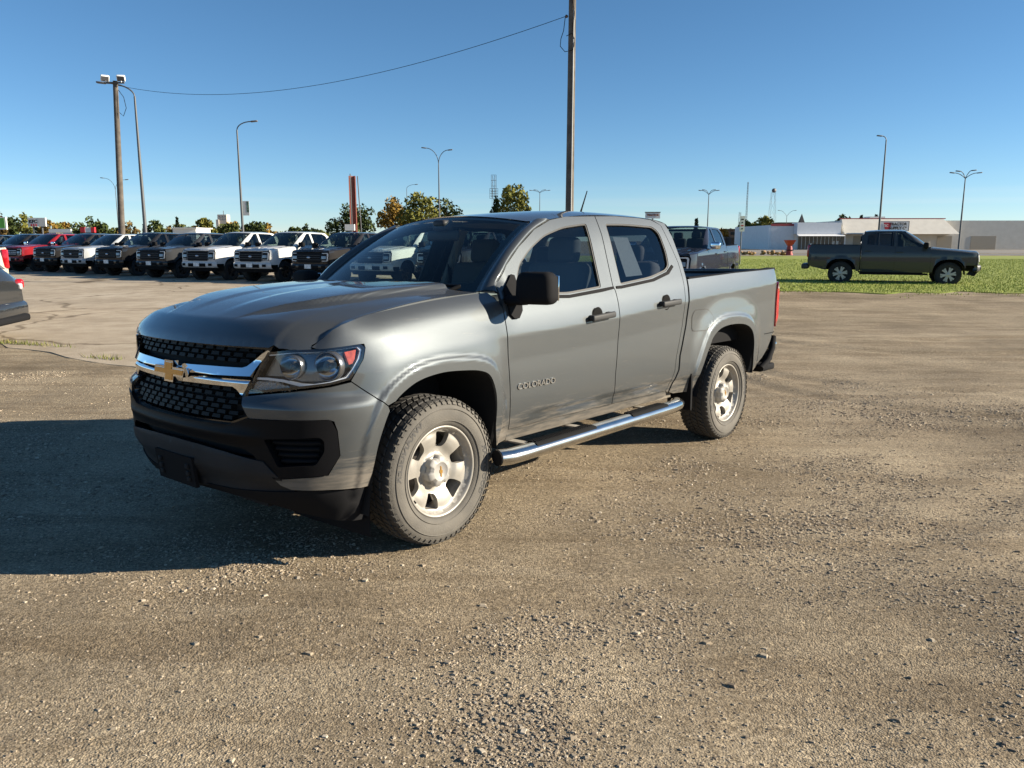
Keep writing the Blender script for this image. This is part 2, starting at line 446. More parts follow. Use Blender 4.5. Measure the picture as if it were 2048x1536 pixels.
SHO=[(-4.3,1.25),(-4.0,1.235),(-3.07,1.185),(-2.5,1.145),(-1.6,1.075),(-1.03,1.048),(-.55,1.032),(-.3,1.02),(.4,1.0)]
def side_off(x,z):
    o=smooth_tab(LOWER,z)
    # upper
    wf=sstep(-.62,-.40,x)
    zs=lerp_tab(SHO,x); d=z-zs
    up=.045*min(-d,.14) if d<0 else 0.
    if d>0: up=smooth_tab(DOORUP,d) if d<=.225 else .062+(d-.225)*.40+max(0,d-.45)**2*.35
    if wf>0:
        fu=smooth_tab(FENDUP,smooth_tab(SEAM,x)-z)*(1-.62*sstep(.36,.62,x))
        up=up*(1-wf)+fu*wf
    o-=up
    # flares
    if x>-.9:
        dd=dline(AF,x,z)
        o+=.014*sstep(.082,.052,dd)*sstep(-.56,-.44,x)+.020*sstep(.24,.05,dd)*sstep(-.56,-.44,x)
    elif x<-2.45:
        dd=dline(AR,x,z)
        o+=.014*sstep(.094,.060,dd)*sstep(-2.60,-2.70,x)*sstep(-3.95,-3.85,x)+.020*sstep(.26,.06,dd)*sstep(-2.60,-2.70,x)*sstep(-3.98,-3.85,x)
    # lower door crease : surface below kicks out
    if -2.85<x<-.6:
        zc=lerp_tab(CREASE,x); e=zc-z
        amp=.017*sstep(-.62,-.95,x)*sstep(-2.85,-2.7,x)
        if e>0: o-=amp*.5*(1-sstep(0,.15,e))
        else: o-=amp*.5*sstep(-.034,.0,e)
    # bed rear bumper seam / tail taper handled in plan
    return o
def front_off(s,z):
    return smooth_tab(FRONT,z)
def body(s,z,extra=0.):
    """point on the outer skin; s = arc length along the plan curve from the nose (driver side +)"""
    sg=1 if s>=0 else -1; a=abs(s)
    x,y,nx,ny=plan(a)
    w=sstep(.36,.62,x)
    o=0
    if w<1: o+=(1-w)*side_off(x,z)
    if w>0:
        of=front_off(a,z)
        if x<.80 and z>.95: # fender top roll round the corner
            of-=smooth_tab(FENDUP,smooth_tab(SEAM,x)-z)*sstep(.84,.66,x)*(1-.62*sstep(.36,.62,x))
        if x<.7:
            dd=dline(AF,x,z); of+=(.014*sstep(.082,.052,dd)+.010*sstep(.20,.05,dd))
        o+=w*of
    o+=extra
    return (x+nx*o,sg*(y+ny*o),z)
EDGE=sorted((abs(body(k*.02,1.056)[1]),body(k*.02,1.056)[0]) for k in range(0,45))
HB=[(-.02,1.035),(0,1.052),(.008,1.074),(.02,1.095),(.04,1.115),(.08,1.138),(.14,1.158),(.22,1.177),(.335,1.198),(.52,1.227),(.71,1.248),(.98,1.266),(1.2,1.275),(1.5,1.28)]
YC=[(-.3,.62),(.2,.60),(.44,.53),(.6,.42),(.8,.30)]
def hood(x,y):
    a=abs(y); e=lerp_tab(EDGE,a)-x
    base=smooth_tab(HB,e)
    base-=.012*sstep(.64,.76,a)*sstep(.16,.05,e)
    t=max(0,.79-a)
    bul=.016*sstep(0,.30,t)*sstep(.05,.5,e)+.020*sstep(0,.25,t)*sstep(.02,.12,e)
    yc=smooth_tab(YC,x)
    k=sstep(.08,.34,e)
    bul+=k*(.014*sstep(yc+.006,yc-.012,a)-.010*sstep(yc+.16,yc+.01,a)*sstep(yc-.01,yc+.012,a))
    bul-=.006*sstep(.20,.10,a)*k
    return base+bul

# ------------------------------------------------------------------ the grey pickup in front
TRUCK_M = Matrix(((-0.646343, 0.763047, -0.000565, -1.04376), (-0.762756, -0.646076, 0.028082, 4.46442), (0.021063, 0.018581, 0.999605, 0.07257), (0, 0, 0, 1)))
def ground_plane_z(x, y):
    """plane the grey pickup stands on"""
    return .19858 - (-.000565 * x + .028082 * y) / .999605
S = s_of_x
def arc_s(A): return [(S(x), z) for x, z in A]
def tyre_mesh(Rt=.381, wid=.255, rim=.236, blocks=58):
    h = wid / 2
    mb = MB()
    prof = [(rim - .012, h * .62), (rim, h * .84), (rim + .012, h * .93), (rim + .035, h * .995), (rim + .065, h * 1.02), (rim + .095, h * .985),
            (rim + .118, h * .90), (Rt - .012, h * .80), (Rt - .010, h * .60), (Rt - .009, 0)]
    prof = prof + [(r, -y) for r, y in reversed(prof[:-1])]
    mb.lathe(prof, 72, 'Y')
    # sidewall rings
    for r0, y0 in ((rim + .028, h * .985), (rim + .088, h * 1.0)):
        mb.lathe([(r0 - .003, y0 - .001), (r0 - .001, y0 + .004), (r0 + .001, y0 + .004), (r0 + .003, y0 - .001)], 72, 'Y')
    rnd = random.Random(5)
    rows = [(.80, .17, .5), (.42, .15, 0), (0, .14, .5), (-.42, .15, 0), (-.80, .17, .5)]
    for yc, hw, ph in rows:
        for k in range(blocks):
            a = 2 * math.pi * (k + ph) / blocks; w = 2 * math.pi / blocks * .36 * rnd.uniform(.9, 1.08); sk = .03 * (1 if yc >= 0 else -1)
            r1 = Rt - (.007 if abs(yc) > .7 else 0); r0 = Rt - .016
            V = []
            for rr in (r0, r1):
                for yy, da in ((yc - hw, sk), (yc + hw, -sk)):
                    for sg in (-1, 1):
                        q = rr - (.010 if abs(yy) > .9 and rr == r1 else 0)
                        V.append((q * math.cos(a + sg * w + da), yy * h, q * math.sin(a + sg * w + da)))
            mb.add(V, [(0, 1, 3, 2), (4, 6, 7, 5), (0, 4, 5, 1), (2, 3, 7, 6), (0, 2, 6, 4), (1, 5, 7, 3)])
            if abs(yc) > .7:     # shoulder lugs down the sidewall
                sg2 = 1 if yc > 0 else -1; V = []
                for rr, yy in ((Rt - .012, .86), (Rt - .034, .965), (Rt - .016, .80), (Rt - .036, .90)):
                    for sg in (-1, 1): V.append((rr * math.cos(a + sg * w * .9), sg2 * yy * h * 1.02, rr * math.sin(a + sg * w * .9)))
                mb.add(V, [(0, 1, 3, 2), (4, 6, 7, 5), (0, 4, 5, 1), (2, 3, 7, 6), (0, 2, 6, 4), (1, 5, 7, 3)])
    return mb
def ring_text(mb, txt, size, r, y, a0, depth=.003, sp=1.):
    V, F = text_mesh(txt, size, depth, .0012)
    out = []
    for x, yy, z in V:
        a = a0 - x * sp / r; rr = r + yy
        out.append((rr * math.cos(a), y + z, rr * math.sin(a)))
    mb.add(out, F)
def bowtie(w, h, sk=.0):
    # cross shaped emblem outline: wide bar with slanted ends, block above and below the middle
    a, b = w / 2, h / 2
    return [(-a - sk, -.42 * b), (-.30 * a, -.42 * b), (-.36 * a, -b), (.24 * a, -b), (.30 * a, -.42 * b), (.92 * a, -.42 * b), (a + sk, .42 * b), (.30 * a, .42 * b), (.36 * a, b), (-.24 * a, b), (-.30 * a, .42 * b), (-.92 * a, .42 * b)]
TYREM = None
def dusty_rubber():
    m = mat('dusty_tyre', (.045, .044, .042), .85, var=.35, vscale=14, bump=.25, bscale=160)
    n = m.node_tree.nodes; L = m.node_tree.links; b = n['Principled BSDF']
    tc = n.new('ShaderNodeTexCoord'); sp = n.new('ShaderNodeSeparateXYZ'); L.new(tc.outputs['Object'], sp.inputs[0])
    mr = n.new('ShaderNodeMapRange'); mr.inputs['From Min'].default_value = .095; mr.inputs['From Max'].default_value = .125
    L.new(sp.outputs[1], mr.inputs['Value'])
    nz = n.new('ShaderNodeTexNoise'); nz.inputs['Scale'].default_value = 9; nz.inputs['Detail'].default_value = 6; L.new(tc.outputs['Object'], nz.inputs['Vector'])
    mu = n.new('ShaderNodeMath'); mu.operation = 'MULTIPLY'; L.new(mr.outputs[0], mu.inputs[0]); L.new(nz.outputs[0], mu.inputs[1])
    ad = n.new('ShaderNodeMath'); ad.operation = 'MULTIPLY_ADD'; ad.inputs[1].default_value = .75; ad.inputs[2].default_value = .12; L.new(mu.outputs[0], ad.inputs[0])
    x = n.new('ShaderNodeMix'); x.data_type = 'RGBA'; L.new(ad.outputs[0], x.inputs[0]); x.inputs[6].default_value = (.035, .034, .033, 1); x.inputs[7].default_value = (.185, .168, .14, 1)
    L.new(x.outputs[2], b.inputs['Base Color']); return m
DTYRE = dusty_rubber()
WHEELP = mat('silver_wheel_paint', (.33, .31, .275), .45, .3, coat=.2, var=.16, vscale=7)
CAPM = mat('hub_cap_plastic', (.30, .29, .27), .5, var=.1, vscale=12)
def make_wheel(parent, side, loc, spin=0.):
    w = empty('wheel', loc, 0, parent)
    if side < 0: w.rotation_euler = (0, 0, math.pi)
    if 'tyre' not in MESH:
        mb = tyre_mesh(); MESH['tyre'] = mb.mesh('tyre')
        mt = MB(); ring_text(mt, 'WRANGLER', .044, .307, .1275, math.radians(48), sp=1.35); MESH['tyre_text'] = mt.mesh('lettering')
        mt = MB(); ring_text(mt, 'GOODYEAR', .036, .305, .1275, math.radians(205), sp=1.35); MESH['tyre_text2'] = mt.mesh('lettering')
        # rim : barrel and lip
        rb = MB(); rb.lathe([(.214, -.11), (.236, -.105), (.236, -.09), (.205, -.07), (.195, .0), (.205, .07), (.222, .088), (.232, .098), (.2375, .104), (.2355, .111), (.229, .112), (.224, .106), (.217, .090), (.205, .058)], 64, 'Y')
        MESH['rim'] = rb.mesh('rim')
        # disc with six windows
        def prof(r): return smooth_tab([(0, .070), (.075, .066), (.092, .050), (.110, .052), (.150, .070), (.180, .074), (.200, .074), (.214, .084), (.2245, .104)], r)
        def fn(a, b):
            r = math.hypot(a, b); th = math.atan2(b, a)
            sp = .5 + .5 * math.cos(6 * (th - math.radians(30)))
            y = prof(r) + .010 * (sp - .5) * sstep(.09, .13, r) * sstep(.212, .18, r)
            return (a, y, b)
        holes = []
        for k in range(6):
            t = math.radians(60 * k); hp = []
            for r, w2 in ((.122, .022), (.146, .036), (.200, .050)):
                hp.append((r, w2))
            q = [(hp[0][0], -hp[0][1]), (hp[1][0], -hp[1][1]), (hp[2][0], -hp[2][1]), (hp[2][0], hp[2][1]), (hp[1][0], hp[1][1]), (hp[0][0], hp[0][1])]
            q = round_poly(q, [.010, .01, .016, .016, .01, .010], 3)
            holes.append([(x * math.cos(t) - y * math.sin(t), x * math.sin(t) + y * math.cos(t)) for x, y in q])
        circ = [(.2245 * math.cos(2 * math.pi * k / 72), .2245 * math.sin(2 * math.pi * k / 72)) for k in range(72)]
        D = panel_data([circ] + holes, lambda a, b: fn(a, b), .014, .03, .002)
        # panel normals face -y for (a,b)->(x,y,z); flip so that they face out
        V, F, N, nF = D; N = [None if n is None else -n for n in N]
        V2 = list(V)
        for i, n in enumerate(N): pass
        F = [tuple(reversed(f)) for f in F]
        # flange vertices must go inwards (-y)
        k = 0
        base = [i for i, n in enumerate(N) if n is not None]
        for i in range(len(V)):
            if N[i] is None and i > 0 and N[i - 1] is None and (i - len(base)) % 2 == 1: V2[i] = (V[i - 1][0], V[i - 1][1] - .03, V[i - 1][2])
        MESH['disc'] = panel_mesh('wheel_disc', (V2, F, N, nF))
        hb = MB(); hb.lathe([(.20, -.02), (.13, -.02), (.13, .03), (.06, .03), (0.001, .03)], 40, 'Y'); MESH['brake'] = hb.mesh('brake_drum')
        def mod(a, r, h): return 1 + (.075 * (1 if math.cos(6 * a) > -.1 else -1) if r > .05 and h < .103 else 0)
        cp = MB(); cp.lathe([(.076, .048), (.075, .088), (.070, .096), (.056, .1015), (.050, .104), (.046, .1035), (.0455, .1025), (.001, .1025)], 72, 'Y', mod=mod); MESH['cap'] = cp.mesh('hub_cap')
        bt = MB(); bt.prism(bowtie(.052, .020, .004), 0, .0025, Matrix.Translation((0, .1025, 0)) @ Matrix.Rotation(R(-90), 4, 'X') @ Matrix.Rotation(R(75), 4, 'Z')); MESH['capmark'] = bt.mesh('emblem')
        ln = MB()
        for k in range(6):
            a = R(60 * k + 30); ln.lathe([(.012, .04), (.012, .062), (.008, .066), (.001, .066)], 6, 'Y', Matrix.Translation((.105 * math.cos(a), 0, .105 * math.sin(a))))
        vs = MB(); vs.tube([(.205, .092, -.06), (.213, .112, -.062)], .0045, 8); MESH['valve'] = vs.mesh('valve')
    ty = obj('tyre', MESH['tyre'], DTYRE, w); ty.rotation_euler = (0, spin, 0)
    obj('lettering', MESH['tyre_text2'], mat('tyre_letters', (.055, .053, .05), .8), ty); obj('lettering', MESH['tyre_text'], mat('tyre_letters', (.055, .053, .05), .8), ty)
    rm = obj('rim', MESH['rim'], WHEELP, w); rm.rotation_euler = (0, spin, 0)
    obj('disc', MESH['disc'], WHEELP, rm); obj('valve', MESH['valve'], BLACK, rm)
    obj('brake_drum', MESH['brake'], mat('brake_iron', (.08, .07, .06), .7, .3), w)
    hc = obj('hub_cap', MESH['cap'], CAPM, w); hc.rotation_euler = (0, spin, 0)
    obj('emblem', MESH['capmark'], GOLD, hc)
    return w
MESH = {}
def make_colorado():
    T = empty('pickup_truck')
    T.matrix_world = TRUCK_M
    tag(T, 'dusty grey metallic crew cab pickup with gold front emblem, nearest the camera', 'pickup truck')
    P = GREYPAINT
    # ---- hood
    seam = [body(S(x), smooth_tab(SEAM, x)) for x in np.linspace(-.40, .705, 26)]
    lip = [body(s, 1.056) for s in np.linspace(.855, 0, 18)]
    half = [(p[0] - .002, p[1] - .005) for p in seam] + [(p[0] - .002, p[1]) for p in lip]
    rear = [(-.27, 0), (-.275, .2), (-.29, .4), (-.325, .6), (-.37, .74)]
    outl = rear + half + [(x, -y) for x, y in reversed(half[:-1])] + [(x, -y) for x, y in reversed(rear[1:])]
    hd = panel('hood', [outl], lambda x, y: (x, y, hood(x, y)), P, T, .0145, .03, False, eps=.005)[0]
    # washer nozzle like seam shadow at rear of hood
    # ---- cowl, wipers
    cw = MB(); cw.grid([[(x0 - .07 * (y / .78) ** 2, y, z0 - .0 * y) for y in np.linspace(-.77, .77, 15)] for x0, z0 in ((-.22, 1.262), (-.30, 1.252), (-.42, 1.262))])
    cwo = cw.build('cowl_panel', BLACK, T)
    for y0, y1 in ((.62, .0), (-.05, -.62)):
        wp = MB(); q = [ws_pt(y0 / .70, .03, .022), ws_pt((y0 + y1) / 2 / .70, .045, .026), ws_pt(y1 / .70, .035, .022)]
        wp.tube(q, .009, 6); wp.tube([(-.30 - .07 * (y0 / .78) ** 2, y0 - .04, 1.262), q[0]], .012, 6); wp.build('wiper', BLACK, T)
    # ---- fenders
    df = door_front_gap(0)
    hl = HEADL
    fo = [(s, z) for s, z in [(S(x), smooth_tab(SEAM, x)) for x in np.linspace(.705, -.45, 26)]]
    fo += [(s - .004, z) for s, z in df if z < 1.262] + [(2.148, .44)]
    arch = [(S(x), z) for x, z in AF]
    fo += [q for q in reversed(arch) if not (q[0] < 1.24 and q[1] < .79)]
    fo += [(1.202, .780), (1.125, .840), (1.040, .904)]
    fo += [hl[7], hl[6], hl[5], (1.118, 1.066), hl[4], hl[3], hl[2], (.885, 1.051)]
    panel('front_fender', [fo], body, P, T, .017, .02, eps=.007)
    # ---- front doors
    split = [(3.278, 1.732), (3.272, 1.613), (3.214, 1.285), (3.226, 1.245), (3.225, 1.149), (3.222, 1.028), (3.198, .693), (3.214, .505)]
    frame = [(2.235, 1.412), (2.392, 1.517), (2.593, 1.624), (2.782, 1.688), (2.954, 1.716)]
    fd = [(2.152, .505)] + [(s + .004, z) for s, z in reversed(df) if z > .51] + frame + [(s - .004, z) for s, z in split]
    winF = [(2.268, 1.252), (2.30, 1.36), (2.352, 1.425), (2.485, 1.512), (2.662, 1.595), (2.88, 1.651), (3.091, 1.676), (3.145, 1.678), (3.132, 1.58), (3.080, 1.272), (2.725, 1.243)]
    winF = round_poly(winF, [.01, .02, .03, .06, .06, .06, .04, .015, .05, .02, .05], 3)
    fdo = panel('front_door', [fd, winF], body, P, T, .018, .02, eps=.008)
    rsp = [(4.058, 1.70), (4.10, 1.55), (4.128, 1.43), (4.120, 1.307), (4.105, 1.18), (4.075, .976), (4.005, .753), (3.998, .648), (3.945, .537), (3.925, .505)]
    rd = [(s + .004, z) for s, z in reversed(split)] + [(3.5, 1.742), (3.80, 1.742), (3.951, 1.734)] + [(s - .003, z) for s, z in rsp]
    winR = [(3.36, 1.686), (3.60, 1.694), (3.936, 1.688), (4.0, 1.645), (4.012, 1.50), (3.985, 1.405), (3.926, 1.372), (3.709, 1.325), (3.306, 1.285)]
    winR = round_poly(winR, [.02, .1, .05, .04, .05, .03, .04, .08, .02], 3)
    rdo = panel('rear_door', [rd, winR], body, P, T, .018, .02, eps=.008)
    cc = [(s + .003, z) for s, z in rsp] + [(3.959, .486), (3.981, .537), (4.047, .648), (4.047, .753), (4.12, .976), (4.15, 1.18), (4.169, 1.307), (4.178, 1.431), (4.16, 1.62), (4.12, 1.715), (3.96, 1.740)]
    panel('cab_corner', [cc], body, P, T, .03, .03)
    # doors: glass, seals, handles
    for i, sg in ((0, 1), (1, -1)):
        for dr, wn, gm, nm in ((fdo[i], winF, SGLASS, 'side_window'), (rdo[i], winR, TINTG, 'side_window')):
            gi = shrink(wn, .010); k = (nm, id(wn))
            if k not in MESH:
                MESH[k] = panel_data([wn], lambda s, z: body(s, z, -.016), .05, 0); MESH[k, 's'] = panel_data([wn, gi], lambda s, z: body(s, z, -.004), .05, .010)
            obj('side_window', panel_mesh('side_window', MESH[k], sg < 0), gm, dr)
            obj('window_seal', panel_mesh('window_seal', MESH[k, 's'], sg < 0), RUBBER, dr)
    for dr, loop in ((fdo, [(2.272, 1.247), (2.725, 1.238), (3.080, 1.267), (3.21, 1.278), (3.212, 1.262), (3.08, 1.247), (2.725, 1.220), (2.24, 1.232)]), (rdo, [(3.245, 1.279), (3.306, 1.281), (3.709, 1.320), (3.926, 1.367), (4.02, 1.415), (4.035, 1.40), (3.94, 1.348), (3.72, 1.302), (3.31, 1.263), (3.245, 1.262)])):
        D = panel_data([loop], lambda s, z: body(s, z, .006), .04, .008)
        for i in (0, 1): obj('belt_moulding', panel_mesh('belt_moulding', D, i == 1), BLACK, dr[i])
    for dr, (s0, z0, s1, z1) in ((fdo, (S(-1.275), 1.088, S(-1.53), 1.105)), (rdo, (S(-2.13), 1.143, S(-2.385), 1.155))):
        def hp(s, z, e, s0=s0, z0=z0, s1=s1, z1=z1): return body(s0 + (s1 - s0) * s, z0 + (z1 - z0) * s + z, e)
        mb = MB()
        mb.rbox((0, 0, 0), (.255, .026, .040), .012, 3, frame_at(hp(.5, 0, .034), hp(0, 0, .034), hp(1, 0, .034)))
        for t in (.13, .85): mb.rbox((0, 0, 0), (.05, .05, .036), .012, 2, frame_at(hp(t, 0, .012), hp(0, 0, .012), hp(1, 0, .012)))
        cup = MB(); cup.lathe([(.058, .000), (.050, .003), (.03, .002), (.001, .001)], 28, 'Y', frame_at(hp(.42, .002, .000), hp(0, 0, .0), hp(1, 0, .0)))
        for i in (0, 1):
            a = mb if i == 0 else mirror_mb(mb); b = cup if i == 0 else mirror_mb(cup)
            h = a.build('door_handle', mat('handle_plastic', (.035, .036, .037), .6, spec=.3), dr[i]); b.build('handle_cup', mat('handle_shade', (.012, .012, .012), .9, spec=.05), h)  # cup is a flat disc, recess shade painted in as near black
    # lettering on the front doors
    V, F = text_mesh('COLORADO', .060, .004, .0008)
    w0 = max(p[0] for p in V) - min(p[0] for p in V)
    for i, sg in ((0, 1), (1, -1)):
        out = []
        for x, y, z in V:
            xx = x / w0 * .345
            px_ = S(-.776) + (xx if sg > 0 else -xx); q = body(px_, .740 + y * .80, .002 + z)
            out.append((q[0], q[1] * sg, q[2]))
        mb = MB(); mb.add(out, F); mb.build('lettering', mat('badge_chrome', (.55, .55, .54), .2, .9), fdo[i])
    # sheets behind the glass
    ps = [(3.43, 1.335), (3.635, 1.345), (3.60, 1.60), (3.425, 1.60)]
    panel('paper_sheet', [ps], lambda s, z: body(s, z, -.022), PAPER, rdo[0], .06, 0, False)
    # ---- mirrors
    mbm = MB(); mbm.rbox((0, 0, 0), (.13, .235, .175), .045, 4, Matrix.Translation((-.60, 1.035, 1.292)) @ Matrix.Rotation(R(8), 4, 'Z'), taper=.93)
    arm = MB(); arm.rbox((0, 0, 0), (.09, .14, .05), .02, 2, Matrix.Translation((-.575, .92, 1.225)))
    sail = panel_data([[(2.135, 1.150), (2.165, 1.125), (2.205, 1.125), (2.245, 1.165), (2.268, 1.25), (2.262, 1.36), (2.235, 1.365), (2.15, 1.285)]], lambda s, z: body(s, z, .016), .05, .02)
    mg = MB(); mg.rbox((0, 0, 0), (.01, .19, .135), .004, 2, Matrix.Translation((-.668, 1.03, 1.292)) @ Matrix.Rotation(R(8), 4, 'Z'))
    for i in (0, 1):
        f = (lambda m: m) if i == 0 else mirror_mb
        sm = obj('mirror_base', panel_mesh('mirror_base', sail, i == 1), BLACK, fdo[i])
        f(arm).build('mirror_arm', BLACK, sm); hsg = f(mbm).build('wing_mirror', BLACK, fdo[i]); f(mg).build('mirror_glass', CHROME, hsg)
    # ---- rockers
    rk = [(2.15, .500), (3.21, .500), (3.93, .500), (3.955, .470), (3.90, .452), (3.2, .440), (2.16, .432)]
    panel('rocker_panel', [rk], lambda s, z: body(s, z, -.004), P, T, .05, .04)
    # ---- roof, pillars, glass
    roof = MB(); rows = []
    fr = [(2.782, 1.689), (2.954, 1.7175), (3.271, 1.740), (3.6, 1.746), (3.951, 1.741), (4.12, 1.717), (4.155, 1.68)]
    frp = cr_line(fr, 5); n = len(frp); ts = np.linspace(-1, 1, 41)
    for k, (s, z) in enumerate(frp):
        e = body(s, z); g = k / (n - 1); row = []
        for t in ts:
            a = abs(t); prof = 1 - a ** 3.2
            zz = e[2] + .047 * prof * (1 - .35 * sstep(.75, 1, g)); yy = e[1] * t; xx = e[0] + (-.02 * sstep(.9, 1, g)) * prof
            # front rows follow the windscreen head
            if k < 9:
                b = 1 - k / 9
                u = min(1., a / .87); w0 = ws_pt(u, 1.0)
                if a > .87:
                    q = (a - .87) / .13; w0 = tuple(Vector(w0) * (1 - q) + Vector(body(2.782, 1.689)) * q)
                xx0, zz0 = w0[0], w0[2] + .004
                yy0 = w0[1] * (1 if t >= 0 else -1)
                b = b * b * (3 - 2 * b) if k else 1
                xx = xx0 * b + xx * (1 - b); zz = zz0 * b + zz * (1 - b); yy = yy0 * b + yy * (1 - b)
            row.append((xx, yy, zz))
        rows.append(row)
    roof.grid(rows); ro = roof.build('roof', P, T)
    an = MB(); an.rbox((0, 0, 0), (.15, .05, .03), .014, 3, Matrix.Translation((-2.42, 0, 1.79)), taper=.6); an.tube([(-2.44, 0, 1.80), (-2.47, 0, 1.86), (-2.535, 0, 1.99)], [.009, .006, .004], 8); an.build('antenna', BLACK, ro)
    nb = MB(); nb.rbox((0, 0, 0), (.20, .07, .028), .013, 3, Matrix.Translation((-2.22, .0, 1.79)), taper=.55); nb.build('antenna_base', P, ro)
    for i, sg in ((0, 1), (1, -1)):
        ap = MB(); r1 = []; r2 = []; r3 = []; rr = []
        fl = cr_line([(2.120, 1.262), (2.124, 1.305)] + frame[:4], 4)
        for k, (s, z) in enumerate(fl):
            v = k / (len(fl) - 1); a = Vector(ws_pt(1.0, v)); b = Vector(body(s, z)); m1 = a * .62 + b * .38 + Vector((.018, .020, .016)); m2 = a * .25 + b * .75 + Vector((.010, .018, .012))
            rr.append([tuple(a - Vector((0, 0, .01))), tuple(a), tuple(m1), tuple(m2), tuple(b), tuple(b - Vector((0, .03, 0)))])
        ap.grid(rr); (ap if sg > 0 else mirror_mb(ap)).build('windshield_pillar', P, T)
    ws = MB(); ws.grid([[ws_pt(u, v) for u in np.linspace(-1, 1, 25)] for v in np.linspace(0, 1, 15)]); wso = ws.build('windshield', WSHIELD, T)
    ft = MB()
    U = np.linspace(-1, 1, 25)
    ft.grid([[ws_pt(u, v, -.003) for u in U] for v in (0, .05, .10)]); ft.grid([[ws_pt(u, v, -.003) for u in U] for v in (.955, 1)])
    for a, b in ((-1, -.945), (.945, 1)): ft.grid([[ws_pt(u, v, -.003) for u in (a, b)] for v in np.linspace(.1, .955, 8)])
    ft.build('windshield_border', GLOSSBLK, wso)
    rv = MB(); rv.rbox((0, 0, 0), (.03, .24, .065), .015, 3, Matrix.Translation((-.93, .0, 1.60)) @ Matrix.Rotation(R(12), 4, 'Z')); rv.rbox((0, 0, 0), (.10, .11, .07), .02, 2, Matrix.Translation((-.93, .0, 1.665))); rv.build('rear_view_mirror', DASHM, T)
    # cab back wall with rear window
    def back(u, v):   # u across, v up from belt
        y = u * (.74 - .14 * sstep(0, .44, v)); return (-2.665 + .12 * sstep(.10, .5, v) * .35 - .03 * (1 - u * u), y, 1.27 + v)
    bo = [(-1, -.6), (1, -.6), (1, .40), (.9, .46), (-.9, .46), (-1, .40)]; bw = round_poly([(-.84, .08), (.84, .08), (.80, .37), (-.80, .37)], .05)
    cb = panel('cab_back', [bo, bw], back, P, T, .06, .02, False)[0]
    panel('rear_window', [bw], lambda u, v: (back(u, v)[0] + .01, back(u, v)[1], back(u, v)[2]), TINTG, cb, .08, 0, False)
    # ---- bed
    bf = [(4.190, 1.308), (4.172, 1.18), (4.142, .976), (4.070, .753), (4.070, .648), (4.005, .537), (3.985, .488)]
    arr = [(S(x), z) for x, z in AR]
    bs = bf + [(4.05, .470), (4.285, .455)] + arr + [(S(-3.73), .49), (5.40, .50), (5.49, .552), (5.60, .60), (5.70, .67), (5.78, .75), (5.80, .79), (5.872, .80), (5.886, .86), (5.888, 1.255), (5.870, 1.32), (5.850, 1.376), (5.0, 1.348)]
    def bedf(s, z): return body(s, z)
    bso = panel('bed_side', [bs], bedf, P, T, .018, .02, eps=.007)
    sv = MB(); V = []
    sv.grid([[body(S(x), z, .0015) for x in np.linspace(-4.0, -4.30, 8)] for z in (.806, .814)]); sl_ = sv
    for i in (0, 1): (sl_ if i == 0 else mirror_mb(sl_)).build('seam_strip', BLACK, bso[i])
    fl = round_poly([(4.222, .925), (4.218, 1.04), (4.255, 1.075), (4.47, 1.076), (4.545, 1.01), (4.53, .97), (4.44, .920)], [.03, .03, .03, .05, .03, .03, .03], 3)
    D = panel_data([fl], lambda s, z: body(s, z, .003), .03, .006); obj('fuel_door', panel_mesh('fuel_door', D), P, bso[0])
    flg = panel_data([shrink(fl, -.007), fl], lambda s, z: body(s, z, .0008), .03, 0); obj('fuel_door_gap', panel_mesh('fuel_door_gap', flg), RUBBER, bso[0])
    # rails
    rl = MB(); rr = []
    for x in np.linspace(-2.63, -4.34, 14):
        z = 1.312 + (1.378 - 1.312) * (-2.63 - x) / 1.71; y = body(S(x), z)[1]
        rr.append([(x, y + .002, z - .012), (x, y - .004, z + .006), (x, y - .012, z + .010), (x, y - .085, z + .010), (x, y - .09, z - .05)])
    rl.grid(rr)
    for i in (0, 1): (rl if i == 0 else mirror_mb(rl)).build('bed_rail_cap', BLACK, T)
    bi = MB()
    bi.box((-3.51, 0, .80), (1.72, 1.30, .03)); bi.box((-3.51, .765, 1.05), (1.72, .04, .54)); bi.box((-3.51, -.765, 1.05), (1.72, .04, .54)); bi.box((-2.70, 0, 1.05), (.04, 1.55, .50)); bi.box((-2.70, 0, 1.31), (.07, 1.58, .03))
    for k in range(7): bi.box((-3.51, -.54 + k * .18, .822), (1.66, .07, .014))
    bi.build('bed_liner', BLACK, T)
    tg = MB(); tg.rbox((-4.385, 0, 1.07), (.06, 1.40, .54), .02, 2); tg.rbox((-4.40, 0, 1.355), (.10, 1.40, .04), .015, 2)
    tgo = tg.build('tailgate', P, T); hb_ = MB(); hb_.rbox((-4.42, 0, 1.26), (.02, .24, .07), .01, 2); hb_.build('tailgate_handle', BLACK, tgo)
    for sgn, i in ((1, 0), (-1, 1)):
        tl = [(5.893, .875), (5.898, 1.235), (5.94, 1.262), (6.02, 1.262), (6.06, 1.25), (6.06, .865), (5.92, .852)]
        D = MESH.get('tail') or panel_data([round_poly(tl, .02, 3)], lambda s, z: body(s, z, .012 + .02 * sstep(5.89, 5.96, s) * sstep(.85, .95, z) * sstep(1.27, 1.15, z)), .03, .05); MESH['tail'] = D
        t = obj('tail_light', panel_mesh('tail_light', D, sgn < 0), REDL, T)
        D2 = MESH.get('tail2') or panel_data([round_poly([(5.90, 1.20), (5.905, 1.24), (5.94, 1.258), (6.05, 1.256), (6.05, 1.20)], .012, 3)], lambda s, z: body(s, z, .015 + .02 * sstep(5.89, 5.96, s) * sstep(.85, .95, z) * sstep(1.27, 1.15, z)), .03, .01); MESH['tail2'] = D2
        obj('reversing_lens', panel_mesh('reversing_lens', D2, sgn < 0), mat('pale_lens', (.55, .42, .42), .15, coat=1.), t)
    rb = MB()
